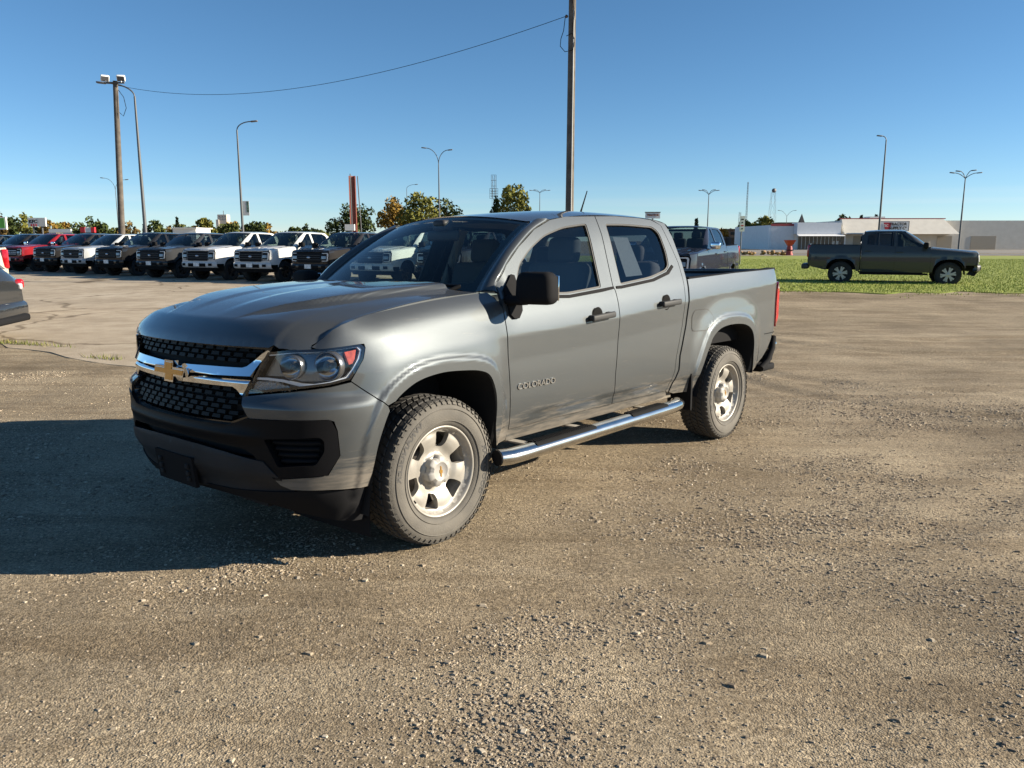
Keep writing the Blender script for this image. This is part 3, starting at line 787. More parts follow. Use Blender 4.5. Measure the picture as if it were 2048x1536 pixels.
    for sg in (1, -1):
        rb.tube([(-4.02, .86 * sg, .50), (-4.15, .868 * sg, .56), (-4.27, .855 * sg, .66), (-4.34, .83 * sg, .76)], .026, 8, flat=(1.2, 1))
        rb.rbox((-4.22, .72 * sg, .49), (.30, .26, .06), .015, 2)
    rb.rbox((-4.42, 0, .60), (.16, 1.56, .17), .03, 3); rb.build('rear_bumper', BLACK, T)
    rbc = MB(); rbc.rbox((-4.40, .78, .665), (.14, .10, .10), .03, 3); rbc.rbox((-4.40, -.78, .665), (.14, .10, .10), .03, 3); rbc.rbox((-4.43, 0, .70), (.15, 1.5, .03), .01, 2); rbc.build('bumper_face', CHROME, T)
    # ---- front bumper
    bp = [(1.040, .898), (.946, .882), (.805, .868), (.657, .850), (.512, .832), (.522, .815), (.562, .748), (.575, .742), (.769, .745), (.925, .745), (.948, .735), (.962, .69), (.971, .576), (.918, .488), (.80, .478), (.672, .465), (.70, .440), (.753, .422), (.923, .420), (1.112, .410)]
    bp += [q for q in arch if q[0] < 1.21 and .42 < q[1] < .775] + [(1.200, .775), (1.123, .835)]
    panel('bumper_cover', [bp], body, P, T, .018, .02, eps=.006)
    fog = round_poly([(.640, .652), (.885, .668), (.905, .65), (.905, .600), (.868, .540), (.700, .526)], .012, 2)
    blk_half = [(0, .698), (.238, .697), (.449, .703), (.555, .741), (.769, .742), (.935, .742), (.958, .691), (.967, .576), (.914, .492), (.797, .484), (.672, .468), (.645, .50), (.575, .575), (.52, .600), (.30, .612), (0, .618)]
    blk = blk_half + [(-s, z) for s, z in reversed(blk_half[1:-1])]
    fogm = [(-s, z) for s, z in fog]
    def fbf(s, z):
        a = abs(s)
        return body(s, z, .006 + .016 * sstep(.618, .66, z) * sstep(.70, .655, z) * sstep(.7, .5, a) - .02 * sstep(.05, .0, min(abs(a - .60), 1)) * 0)
    bb = panel('lower_bumper', [blk, fog, fogm], fbf, mat('bumper_black', (.006, .006, .007), .5, spec=.12), T, .026, .07, False)[0]
    for sg in (1, -1):
        f = fog if sg > 0 else fogm
        vo = panel('fog_lamp_blank', [f], lambda s, z: body(s, z, -.05), BLACK, bb, .05, 0, False)[0]
        for k in range(4):
            z = .552 + k * .028; mb = MB(); s0 = .70 - .012 * k; s1 = .872 + .006 * k
            mb.grid([[body(sg * s, z + dz, ex) for s in np.linspace(s0, s1, 7)] for dz, ex in ((-.009, -.05), (-.007, -.022), (.004, -.026), (.009, -.05))])
            mb.build('vent_slat', BLACK, vo)
    ik = panel('lower_intake', [[(-.60, .55), (-.54, .625), (.54, .625), (.60, .55)]], lambda s, z: body(s, z, -.06), DARK, bb, .08, 0, False)
    vh = [(0, .585), (.21, .582), (.40, .572), (.52, .560), (.63, .548), (.69, .485), (.745, .424), (.76, .405), (.60, .392), (.40, .372), (.20, .368), (0, .366)]
    vl = vh + [(-s, z) for s, z in reversed(vh[1:-1])]
    va = panel('front_valance', [vl], lambda s, z: body(s, z, .012 * sstep(.59, .55, z) - .035 * sstep(.50, .40, z) + .012 * sstep(.52, .49, z) * sstep(.20, .17, abs(s))), SATIN, T, .03, .05, False)[0]
    pb = MB(); pb.add([body(s, z, e) for e in (.012, .03) for z in (.362, .512) for s in (-.178, .178)], [(0, 2, 3, 1), (4, 5, 7, 6), (0, 1, 5, 4), (2, 6, 7, 3), (0, 4, 6, 2), (1, 3, 7, 5)])
    pbo = pb.build('plate_bracket', BLACK, T)
    for s in (-.13, .13):
        for z in (.40, .43, .465): MB().rbox((0, 0, 0), (.012, .03, .022), .004, 2, Matrix.Translation(body(s, z, .030))).build('plate_clip', DARK, pbo)
    ad = [(.62, .398), (.76, .408), (.80, .419), (.923, .417), (1.110, .407), (1.118, .31), (1.122, .236), (.972, .252), (.753, .292), (.623, .325), (.475, .345), (.232, .352), (0, .352)]
    ad2 = [(0, .378), (.2, .380), (.40, .384)] + ad
    ado = ad2 + [(-s, z) for s, z in reversed(ad2[1:-1])]
    panel('air_dam', [ado], lambda s, z: body(s, z, -.012 - .035 * sstep(.42, .28, z) * sstep(1.1, .8, abs(s))), BLACK, T, .04, .012, False)
    # ---- grille
    go = [(0, 1.066), (.50, 1.064), (.67, 1.058), (.655, 1.035), (.57, .90), (.525, .82), (.57, .742), (.45, .70), (.238, .694), (0, .692)]
    gl = go + [(-s, z) for s, z in reversed(go[1:-1])]
    gr = panel('grille', [gl], lambda s, z: body(s, z, -.055), DARK, T, .06, 0, False)[0]
    cell = MB(); cell.add([(-.016, -.040, -.014), (-.016, .040, -.014), (.010, .034, -.010), (.010, -.034, -.010), (-.016, -.040, .014), (-.016, .040, .014), (.004, .030, .012), (.004, -.030, .012)], [(0, 3, 2, 1), (4, 5, 6, 7), (3, 7, 6, 2), (0, 4, 7, 3), (1, 2, 6, 5)])
    cell.v = [(x, y * .86, z * .74) for x, y, z in cell.v]; cme = cell.mesh('grille_bar')
    for r_, z in enumerate((1.040, 1.014, .988, .852, .827, .802, .777, .752, .728)):
        hw = lerp_tab([(.70, .45), (.74, .52), (.80, .49), (.87, .47), (.97, .50), (1.04, .62)], z)
        n_ = int(hw * 2 / .082)
        for k in range(-n_ // 2 - 1, n_ // 2 + 2):
            s = (k + (.5 if r_ % 2 else 0)) * .082
            if abs(s) > hw - .03: continue
            q = body(s, z, -.036); x_, y_, nx, ny = plan(abs(s)); ang = math.atan2(ny if s >= 0 else -ny, nx)
            obj('grille_bar', cme, mat('grille_plastic', (.007, .0075, .008), .5, spec=.13), gr, q, (0, 0, ang))
    for loop in (round_loop(GR_FRAME),):
        panel('grille_frame', [gl, loop], lambda s, z: body(s, z, -.012), GLOSSBLK, gr, .05, .045, False)
    cu = [(0, .952), (.124, .953), (.27, .957), (.505, .961), (.530, .968), (.612, 1.027), (.642, 1.043), (.655, 1.040), (.600, .985), (.562, .927), (.35, .921), (.122, .917), (0, .916)]
    cl = [(0, .905), (.25, .906), (.558, .908), (.548, .885), (.514, .838), (.502, .842), (.480, .862), (.455, .874), (.204, .871), (0, .867)]
    for q in (cu, cl):
        lp = q + [(-s, z) for s, z in reversed(q[1:-1])]
        zt = max(z for s, z in q); zb = min(z for s, z in q)
        ref = .935 if q is cu else .888
        panel('chrome_bar', [lp], (lambda s, z: body(s, z, .019 - .42 * max(0, min(z, .99) - .919) - .9 * max(0, .919 - z))) if q is cu else (lambda s, z: body(s, z, .016 - .9 * max(0, z - .897) - .10 * max(0, .897 - z))), CHROME, gr, .012, .03, False)
    bt = MB(); Mx = Matrix.Translation((.913, 0, .914)) @ Matrix(((0, 0, 1, 0), (1, 0, 0, 0), (0, 1, 0, 0), (0, 0, 0, 1)))
    bt.prism(bowtie(.285, .105, .012), 0, .026, Mx); bto = bt.build('emblem', CHROME, gr)
    bg_ = MB(); bg_.prism(shrink(bowtie(.285, .105, .012), .0095), .026, .029, Mx); bg_.build('emblem_face', GOLD, bto)
    # ---- headlights
    for i, sg in ((0, 1), (1, -1)):
        mir = sg < 0
        def pd(key, loops, fn, h, fl_):
            if key not in MESH: MESH[key] = panel_data(loops, fn, h, fl_)
            return panel_mesh(key, MESH[key], mir)
        H = obj('headlight', pd('hl_back', [hl], lambda s, z: body(s, z, -.075), .05, 0), mat('lamp_housing', (.10, .105, .11), .25, .7), T)
        obj('rim_strip', pd('hl_rim', [hl, shrink(hl, .011)], lambda s, z: body(s, z, -.004), .04, .07), GLOSSBLK, H)
        obj('lens', pd('hl_lens', [hl], lambda s, z: body(s, z, -.002), .04, 0), LENS, H)
        strip = [(.600, .985)]  # bright strips
        topl = [(.648, 1.018), (.757, 1.031), (.903, 1.036), (1.027, 1.047), (1.085, 1.050), (1.098, 1.035), (1.082, .998), (1.050, .952), (1.020, .922), (.946, .905), (.87, .897), (.81, .900), (.72, .916), (.64, .921), (.575, .920), (.570, .910), (.64, .910), (.72, .904), (.80, .887), (.87, .884), (.95, .892), (1.03, .911), (1.062, .946), (1.094, .996), (1.110, 1.045), (1.096, 1.060), (1.027, 1.058), (.903, 1.047), (.757, 1.042), (.652, 1.030)]
        obj('bright_strip', pd('hl_strip', [topl], lambda s, z: body(s, z, -.012), .03, .02), mat('lamp_white_strip', (.62, .66, .72), .2, .25, coat=1.), H)
        am = [(1.022, 1.032), (1.080, 1.040), (1.070, 1.0), (1.058, .980), (1.040, .975), (1.032, 1.0)]
        obj('indicator', pd('hl_amber', [am], lambda s, z: body(s, z, -.016), .03, .03), AMBER, H)
        rb2 = [(.555, .902), (.64, .900), (.70, .894), (.78, .880), (.70, .868), (.60, .855), (.525, .846)]
        obj('park_lamp', pd('hl_park', [rb2], lambda s, z: body(s, z, -.018 + .006 * math.sin(s * 420) * math.sin(z * 500)), .006, .02), mat('ribbed_lens', (.50, .47, .43), .2, .6), H)
        for (s, z, r_) in ((.94, .972, .062), (.755, .972, .052)):
            q = Vector(body(s, z, -.02)); mb = MB(); d = Vector((.93, .37, 0)).normalized()
            Mq = Matrix.Translation(q) @ d.to_track_quat('Z', 'Y').to_matrix().to_4x4()
            mb.lathe([(r_, .008), (r_ * .98, .0), (r_ * .90, -.022), (r_ * .66, -.045), (r_ * .35, -.056), (.001, -.058)], 30, 'Z', Mq)
            bowl = (mirror_mb(mb) if mir else mb).build('reflector', SILVERP, H)
            mb = MB(); mb.lathe([(r_ * 1.08, -.03), (r_ * 1.09, .006), (r_ * 1.0, .010), (r_, -.002)], 30, 'Z', Mq); (mirror_mb(mb) if mir else mb).build('reflector_ring', mat('lamp_bezel', (.22, .225, .235), .22, .8), H)
            mb = MB(); mb.lathe([(.014, -.05), (.015, -.02), (.012, -.006), (.001, -.002)], 16, 'Z', Mq); (mirror_mb(mb) if mir else mb).build('bulb', mat('bulb_cap', (.12, .12, .13), .25, .7), bowl)
        hv = [(.60, .925), (.71, .925), (.80, .905), (.90, .905), (.99, .93), (1.03, 1.03), (.9, 1.033), (.66, 1.018)]
        obj('lamp_mask', pd('hl_mask', [hv, [(.755 + .055 * math.cos(t), .972 + .053 * math.sin(t)) for t in np.linspace(0, 6.28, 20)[:-1]], [(.94 + .062 * math.cos(t), .972 + .053 * math.sin(t)) for t in np.linspace(0, 6.28, 20)[:-1]]], lambda s, z: body(s, z, -.045), .03, 0), mat('lamp_bezel'), H)
    # ---- wheel wells, chassis
    for x0, A in ((0, AF), (-3.258, AR)):
        for sg in (1, -1):
            mb = MB(); mb.grid([[(x, sg * y_, z) for x, z in A] for y_ in (.925, .90, .50)]); mb.add([(x, sg * .50, z) for x, z in A], [tuple(range(len(A)))])
            mb.build('wheel_liner', DARK if True else BLACK, T)
    for sg in (1, -1): MB().grid([[(.455 + .03 * (.9 - y), sg * y, z) for y in np.linspace(.30, .885, 5)] for z in (.15, .75)]).build('sun_block_panel', BLACK, T)  # added panels that stop low sun from reaching the ground under the bumper
    ub = MB(); ub.box((-1.3, 0, .60), (3.6, .90, .20)); ub.box((.40, 0, .72), (.72, .90, .60)); ub.box((-1.5, .45, .46), (4.4, .09, .12)); ub.box((-1.5, -.45, .46), (4.4, .09, .12)); ub.box((-3.7, 0, .66), (1.3, .95, .16))
    ub.tube([(-3.258, -.7, .375), (-3.258, .7, .375)], .05, 10); ub.tube([(0, -.7, .36), (0, .7, .36)], .045, 10); ub.box((.70, 0, .62), (.16, 1.1, .62)); ub.rbox((-3.258, 0, .37), (.25, .28, .24), .08, 2)
    ub.build('chassis', DARK, T)
    pin = MB(); pin.box((-1.50, 0, .49), (2.1, 1.66, .04)); pin.box((-.50, 0, .86), (.04, 1.60, .74)); pin.box((-1.5, .80, .452), (1.98, .03, .035)); pin.box((-1.5, -.80, .452), (1.98, .03, .035)); pin.build('cab_floor', mat('sill_dust', (.16, .14, .11), .9, var=.3, vscale=12), T)
    mf = MB(); mf.box((-2.665, .845, .44), (.035, .10, .20)); mf.box((-2.66, .80, .46), (.02, .20, .28)); mirror = mirror_mb(mf)
    for q in (mf, mirror): q.build('mud_guard', BLACK, T)
    # ---- side steps
    for i, sg in ((0, 1), (1, -1)):
        f = (lambda m: m) if sg > 0 else mirror_mb
        st = MB(); P_ = [(-.36, .965, .392), (-.43, .985, .390), (-.53, .99, .391), (-1.0, .99, .398), (-1.6, .99, .408), (-2.15, .99, .418), (-2.26, .985, .420), (-2.34, .955, .421), (-2.385, .92, .422)]
        st.tube(P_, [.046, .047, .047, .047, .047, .047, .047, .045, .038], 20, flat=(1.15, .95)); so_ = f(st).build('side_step', STEEL, T)
        ec = MB(); ec.tube([(-.352, .963, .392), (-.361, .9655, .392)], .0445, 20, flat=(1.15, .95)); f(ec).build('end_cap', BLACK, so_)
        for x0, x1 in ((-.62, -1.20), (-1.62, -2.08)):
            pd_ = MB(); zc = lambda x: .391 + (.418 - .391) * (-.53 - x) / 1.62
            pd_.grid([[(x, .99 + y_, zc(x) + dz) for y_, dz in ((-.046, .022), (-.036, .041), (0, .0455), (.034, .041), (.044, .024))] for x in np.linspace(x0, x1, 12)])
            po = f(pd_).build('step_pad', mat('pad_rubber', (.012, .012, .012), .8, spec=.1), so_)
            tr_ = MB(); k = 0
            for x in np.linspace(x0 - .02, x1 + .02, 30):
                for j, y_ in enumerate((-.034, -.012, .010)):
                    tr_.box((x + (.008 if j % 2 else 0), .99 + y_, zc(x) + .045 + (.0 if j else -.003)), (.009, .016, .008))
            f(tr_).build('tread_nub', BLACK, po)
        for x in (-.62, -1.18, -2.02):
            bk = MB(); bk.box((x, .875, .425), (.055, .20, .008)); bk.box((x, .80, .45), (.055, .008, .07)); bk.box((x, .955, .405), (.055, .06, .03)); f(bk).build('step_bracket', mat('bracket_paint', (.33, .30, .25), .6, var=.2), so_)
    # ---- cabin
    for sg in (1, -1):
        for x0, nm in ((-1.42, 'front_seat'),):
            se = MB(); se.rbox((0, 0, 0), (.50, .50, .16), .06, 3, Matrix.Translation((x0 + .10, .37 * sg, .80))); se.rbox((0, 0, 0), (.15, .50, .62), .06, 3, Matrix.Translation((x0 - .21, .37 * sg, 1.13)) @ Matrix.Rotation(R(-14), 4, 'Y'))
            s_ = se.build(nm, SEATM, T); hr = MB(); hr.rbox((0, 0, 0), (.10, .25, .18), .045, 3, Matrix.Translation((x0 - .32, .37 * sg, 1.515)) @ Matrix.Rotation(R(-8), 4, 'Y'))
            for dy in (-.06, .06): hr.tube([(x0 - .29, .37 * sg + dy, 1.36), (x0 - .31, .37 * sg + dy, 1.46)], .008, 6)
            hr.build('headrest', SEATM, s_)
    rs = MB(); rs.rbox((0, 0, 0), (.46, 1.30, .16), .05, 3, Matrix.Translation((-2.25, 0, .84))); rs.rbox((0, 0, 0), (.14, 1.30, .56), .05, 3, Matrix.Translation((-2.50, 0, 1.16)) @ Matrix.Rotation(R(-10), 4, 'Y')); rso = rs.build('rear_seat', SEATM, T)
    for y in (-.40, .40):
        h2 = MB(); h2.rbox((0, 0, 0), (.09, .24, .15), .04, 3, Matrix.Translation((-2.56, y, 1.49))); h2.build('headrest', SEATM, rso)
    da = MB(); da.rbox((0, 0, 0), (.50, 1.50, .26), .07, 3, Matrix.Translation((-.74, 0, 1.10)) @ Matrix.Rotation(R(-6), 4, 'Y')); da.rbox((0, 0, 0), (.22, .44, .10), .05, 3, Matrix.Translation((-.90, .37, 1.20))); da.rbox((0, 0, 0), (.9, .24, .30), .05, 2, Matrix.Translation((-1.25, 0, .74))); dao = da.build('dashboard', DASHM, T)
    pp = MB(); pp.add([(-.62, .36, 1.252), (-.62, .66, 1.240), (-.80, .60, 1.245), (-.80, .34, 1.255)], [(0, 1, 2, 3)]); pp.add([(-.60, .06, 1.255), (-.60, .24, 1.256), (-.72, .24, 1.257), (-.72, .06, 1.256)], [(0, 1, 2, 3)]); pp.build('paper_sheet', mat('dash_paper', (.42, .44, .40), .8), dao)
    sw = MB(); Ms = Matrix.Translation((-1.06, .37, 1.14)) @ Matrix.Rotation(R(-64), 4, 'Y')
    sw.tube([Ms @ Vector((.185 * math.cos(a), .185 * math.sin(a), 0)) for a in np.linspace(0, 2 * math.pi, 33)[:-1]], .017, 10, closed=True)
    for a in (0, 2.3, 4.0): sw.tube([Ms @ Vector((0, 0, -.02)), Ms @ Vector((.18 * math.cos(a), .18 * math.sin(a), 0))], .018, 6)
    sw.rbox((0, 0, 0), (.13, .15, .05), .02, 2, Ms); sw.tube([Ms @ Vector((0, 0, 0)), Ms @ Vector((0, 0, -.2))], .035, 8); sw.build('steering_wheel', DASHM, T)
    for sg in (1, -1):
        bp_ = MB(); bp_.tube([(-1.68, .77 * sg, 1.22), (-1.74, .595 * sg, 1.68)], .045, 8, flat=(1, .6)); bp_.build('inner_pillar', TRIML, T)
        sb = MB(); sb.tube([(-1.70, .72 * sg, 1.52), (-1.62, .60 * sg, 1.10), (-1.56, .52 * sg, .85)], .022, 6, flat=(1, .2)); sb.build('seat_belt', BLACK, T)
    hlg = MB(); hlg.grid([[(x, y * .96, zz + .03 * (1 - (y / .62) ** 2)) for y in np.linspace(-.62, .62, 9)] for x, zz in ((-1.15, 1.655), (-1.35, 1.685), (-1.7, 1.70), (-2.2, 1.70), (-2.6, 1.67))]); hlg.build('headliner', TRIML, T)
    # ---- wheels
    for x0 in (0, -3.258):
        for sg in (1, -1):
            make_wheel(T, sg, (x0, .7925 * sg, .379), R(17 if x0 == 0 else 40))
    return T
def frame_at(c, a, b):
    """matrix at c with x along a->b, z up-ish, y outward"""
    x = (Vector(b) - Vector(a)).normalized(); z = Vector((0, 0, 1)); y = z.cross(x).normalized(); z = x.cross(y)
    if y.y < 0: x, y = -x, -y
    M = Matrix.Identity(4)
    for i in range(3): M[i][0] = x[i]; M[i][1] = y[i]; M[i][2] = z[i]; M[i][3] = Vector(c)[i]
    return M
def ws_pt(u, v, off=0.):
    a = (-.29 - .17 * u * u, .715 * u, 1.252 + .018 * u * u); b = (-.985 - .075 * u * u, .60 * u, 1.722 - .050 * u * u)
    k = .030 * 4 * v * (1 - v)
    return (a[0] + (b[0] - a[0]) * v + (k + off) * .55, a[1] + (b[1] - a[1]) * v, a[2] + (b[2] - a[2]) * v + (k + off) * .83)
def round_loop(l): return l
GR_FRAME = [(0, 1.052), (.50, 1.050), (.63, 1.046), (.56, .905), (.505, .822), (.548, .748), (.45, .715), (.238, .710), (0, .708)]
GR_FRAME = GR_FRAME + [(-s, z) for s, z in reversed(GR_FRAME[1:-1])]
HEADL = [(.648, 1.036), (.757, 1.046), (.903, 1.050), (1.027, 1.060), (1.100, 1.066), (1.122, 1.048), (1.106, .998), (1.072, .951), (1.036, .909), (.946, .892), (.805, .878), (.657, .860), (.518, .842), (.575, .931)]
def door_front_gap(d): return [(2.121, 1.307), (2.114, 1.262), (2.100, 1.190), (2.095, 1.137), (2.099, 1.069), (2.108, .924), (2.128, .75), (2.150, .503)]

# ------------------------------------------------------------------ ground
def gz(x, y):
    p = ground_plane_z(x, y) if y < 14 else ground_plane_z(x, 14)
    t = sstep(7.6, 13.5, y)
    z = p * (1 - t)
    z += .22 * sstep(15, 24, y) * sstep(3, 7, x) * sstep(90, 60, y)
    return z
RN = random.Random(11)
def vnoise(seed=0):
    r = np.random.RandomState(seed); G = r.rand(64, 64)
    def f(x, y):
        xi = np.floor(x).astype(int); yi = np.floor(y).astype(int); fx = x - xi; fy = y - yi
        fx = fx * fx * (3 - 2 * fx); fy = fy * fy * (3 - 2 * fy)
        a = G[xi % 64, yi % 64]; b = G[(xi + 1) % 64, yi % 64]; c = G[xi % 64, (yi + 1) % 64]; d = G[(xi + 1) % 64, (yi + 1) % 64]
        return a * (1 - fx) * (1 - fy) + b * fx * (1 - fy) + c * (1 - fx) * fy + d * fx * fy
    return f
VN = vnoise(3)
def fbm(x, y, o=4):
    x = np.asarray(x, float); y = np.asarray(y, float); s = 0; a = .5; k = 1.
    for i in range(o): s = s + a * VN(x * k + 17.3 * i, y * k + 5.1 * i); a *= .5; k *= 2.03
    return s / (1 - .5 ** o)
def ground_mat():
    m = bpy.data.materials.new('gravel_ground'); m.use_nodes = True
    n = m.node_tree.nodes; L = m.node_tree.links; b = n['Principled BSDF']
    b.inputs['Roughness'].default_value = .95; b.inputs['Specular IOR Level'].default_value = .15
    tc = n.new('ShaderNodeTexCoord')
    def noise(sc, det=4, rough=.55, vec=None, dist=0.):
        t = n.new('ShaderNodeTexNoise'); t.inputs['Scale'].default_value = sc; t.inputs['Detail'].default_value = det; t.inputs['Roughness'].default_value = rough; t.inputs['Distortion'].default_value = dist
        L.new(vec or tc.outputs['Object'], t.inputs['Vector']); return t.outputs[0]
    def ramp(src, stops):
        r = n.new('ShaderNodeValToRGB'); L.new(src, r.inputs[0]); e = r.color_ramp.elements
        while len(e) < len(stops): e.new(.5)
        for q, (p, c) in zip(e, stops): q.position = p; q.color = (*c, 1)
        return r.outputs[0]
    def mix(a, bb, f, t='MIX'):
        x = n.new('ShaderNodeMix'); x.data_type = 'RGBA'; x.blend_type = t
        for i, s in ((6, a), (7, bb)):
            if isinstance(s, tuple): x.inputs[i].default_value = (*s, 1)
            else: L.new(s, x.inputs[i])
        if isinstance(f, float): x.inputs[0].default_value = f
        else: L.new(f, x.inputs[0])
        return x.outputs[2]
    big = ramp(noise(.55, 5, .6), [(.32, (.225, .182, .127)), (.50, (.335, .276, .196)), (.68, (.445, .373, .270))])
    # drawn out wheel-dragged streaks
    mp = n.new('ShaderNodeMapping'); mp.inputs['Rotation'].default_value = (0, 0, R(-28)); mp.inputs['Scale'].default_value = (.35, 2.2, 1); L.new(tc.outputs['Object'], mp.inputs[0])
    st = ramp(noise(1.5, 6, .6, mp.outputs[0], .6), [(.40, (.62, .58, .54)), (.55, (1.0, 1.0, 1.0))])
    c = mix(big, st, .55, 'MULTIPLY')
    fine = ramp(noise(70, 3, .7), [(.32, (.45, .43, .40)), (.5, (.95, .95, .95)), (.70, (1.55, 1.52, 1.45))])
    c = mix(c, fine, .75, 'MULTIPLY')
    v = n.new('ShaderNodeTexVoronoi'); v.inputs['Scale'].default_value = 140; L.new(tc.outputs['Object'], v.inputs['Vector'])
    peb = ramp(v.outputs['Distance'], [(.0, (1.25, 1.23, 1.18)), (.45, (.95, .94, .92)), (.75, (.50, .47, .43))])
    c = mix(c, peb, .6, 'MULTIPLY')
    vc = n.new('ShaderNodeTexVoronoi'); vc.inputs['Scale'].default_value = 60; L.new(tc.outputs['Object'], vc.inputs['Vector'])
    sepc = n.new('ShaderNodeSeparateColor'); L.new(vc.outputs['Color'], sepc.inputs[0])
    c = mix(c, ramp(sepc.outputs[0], [(.0, (.6, .57, .52)), (.5, (1, 1, 1)), (.92, (1.1, 1.08, 1.04)), (1, (1.7, 1.66, 1.55))]), .6, 'MULTIPLY')
    L.new(c, b.inputs['Base Color'])
    # relief
    a1 = n.new('ShaderNodeMath'); a1.operation = 'MULTIPLY_ADD'; a1.inputs[1].default_value = -.5; L.new(v.outputs['Distance'], a1.inputs[0]); L.new(noise(60, 4, .65), a1.inputs[2])
    a2 = n.new('ShaderNodeMath'); a2.operation = 'MULTIPLY_ADD'; a2.inputs[1].default_value = 1.6; L.new(noise(7, 4, .6), a2.inputs[0]); L.new(a1.outputs[0], a2.inputs[2])
    bs = n.new('ShaderNodeMapRange'); bs.inputs['From Min'].default_value = .35; bs.inputs['From Max'].default_value = .65; bs.inputs['To Min'].default_value = .35; bs.inputs['To Max'].default_value = 1.0; L.new(noise(1.1, 5, .6), bs.inputs['Value'])
    bp = n.new('ShaderNodeBump'); L.new(bs.outputs[0], bp.inputs['Strength']); bp.inputs['Distance'].default_value = .0065; L.new(a2.outputs[0], bp.inputs['Height']); L.new(bp.outputs[0], b.inputs['Normal'])
    return m
GROUNDM = ground_mat()
def build_ground():
    def axis(lo, hi, st, far0, far1):
        a = list(np.arange(lo, hi + 1e-6, st)); s = st; v = hi
        while v < far1: s *= 1.22; v += s; a.append(v)
        s = st; v = lo; pre = []
        while v > far0: s *= 1.22; v -= s; pre.append(v)
        return np.array(pre[::-1] + a)
    X = axis(-9, 10, .09, -2500, 2500); Y = axis(-2, 15, .09, -300, 4200)
    gx, gy = np.meshgrid(X, Y)
    Z = np.array([gz(a, b) for a, b in zip(gx.ravel(), gy.ravel())]).reshape(gx.shape)
    rel = (fbm(gx * .9, gy * .9, 4) - .5) * .035 + (fbm(gx * 4, gy * 4, 3) - .5) * .012
    k = np.ones_like(gx)
    for wx in (0, -3.258):
        for wy in (.85, -.85):
            q = TRUCK_M @ Vector((wx, wy, 0)); k = np.minimum(k, 1 - np.exp(-((gx - q.x) ** 2 + (gy - q.y) ** 2) / .25))
    near = np.clip((22 - np.abs(gx)) / 8, 0, 1) * np.clip((26 - gy) / 8, 0, 1)
    Z = Z + rel * k * near
    # wheel ruts curving across the dirt
    def rut(P, w, dep):
        P = cr_line(P, 14); d = np.full(gx.shape, 9.)
        for a, b in zip(P, P[1:]):
            dx, dy = b[0] - a[0], b[1] - a[1]; t = np.clip(((gx - a[0]) * dx + (gy - a[1]) * dy) / (dx * dx + dy * dy), 0, 1)
            d = np.minimum(d, np.hypot(gx - a[0] - t * dx, gy - a[1] - t * dy))
        return -dep * np.exp(-(d / w) ** 2) + dep * .6 * np.exp(-((d - w * 2) / w) ** 2)
    for off in (0, 1.6):
        Z += rut([(9.9, 6.2 + off), (6.5, 6.6 + off), (3.6, 8.0 + off), (2.6, 11 + off), (3.4, 15 + off)], .13, .018) * k
        Z += rut([(9.5, 12.4 + off * .8), (6.8, 11.6 + off), (4.6, 12.6 + off), (3.5, 14.8 + off)], .15, .022)
        Z += rut([(8.5, 3.4 + off * .7), (4.5, 4.2 + off * .8), (1.6, 3.3 + off * .2), (-2, 2.2 + off * .2)], .13, .010) * k
    V = np.c_[gx.ravel(), gy.ravel(), Z.ravel()]
    ny, nx = gx.shape; i = np.arange(nx * ny).reshape(ny, nx)
    F = np.c_[i[:-1, :-1].ravel(), i[:-1, 1:].ravel(), i[1:, 1:].ravel(), i[1:, :-1].ravel()]
    me = np_mesh('ground', V, F, True); me.materials.append(GROUNDM)
    o = obj('ground', me); tag(o, kind='structure')
    return X, Y, Z
def np_mesh(name, V, F, smooth=False):
    me = bpy.data.meshes.new(name); k = F.shape[1]
    me.vertices.add(len(V)); me.vertices.foreach_set('co', np.ascontiguousarray(V, dtype=np.float32).ravel())
    me.loops.add(F.size); me.loops.foreach_set('vertex_index', np.ascontiguousarray(F, dtype=np.int32).ravel())
    me.polygons.add(len(F)); me.polygons.foreach_set('loop_start', np.arange(0, F.size, k, dtype=np.int32)); me.polygons.foreach_set('loop_total', np.full(len(F), k, np.int32))
    me.polygons.foreach_set('use_smooth', np.full(len(F), smooth)); me.update(calc_edges=True); return me

# ------------------------------------------------------------------ other vehicles
FULL = dict(key='full', wb=3.69, fo=.93, ro=1.26, W=2.03, H=2.01, rt=.420, tw=.275, sill=.46, hoodf=1.285, hoodr=1.395, belt=1.41, beltr=1.46, railf=1.45, railr=1.48, cowl=-.54, wtop=-1.42, roofe=-2.78, cabe=-2.95, dsp=-1.78, d0=-.62, archr=.50)
MID = dict(key='mid', wb=3.27, fo=.90, ro=1.04, W=1.92, H=1.85, rt=.395, tw=.262, sill=.45, hoodf=1.11, hoodr=1.245, belt=1.27, beltr=1.32, railf=1.34, railr=1.36, cowl=-.58, wtop=-1.33, roofe=-2.52, cabe=-2.66, dsp=-1.62, d0=-.56, archr=.48)
def arch_pts(x0, r, rt, sill, n=12):
    out = []
    for k in range(n + 1):
        a = math.pi * k / n; c, s_ = math.cos(a), math.sin(a); e = .78
        out.append((x0 + r * (abs(c) ** e) * (1 if c > 0 else -1), max(sill, rt + (r + .02) * (s_ ** e) if s_ > 0 else sill)))
    return [(x0 + r, sill)] + out[0:] + [(x0 - r, sill)]
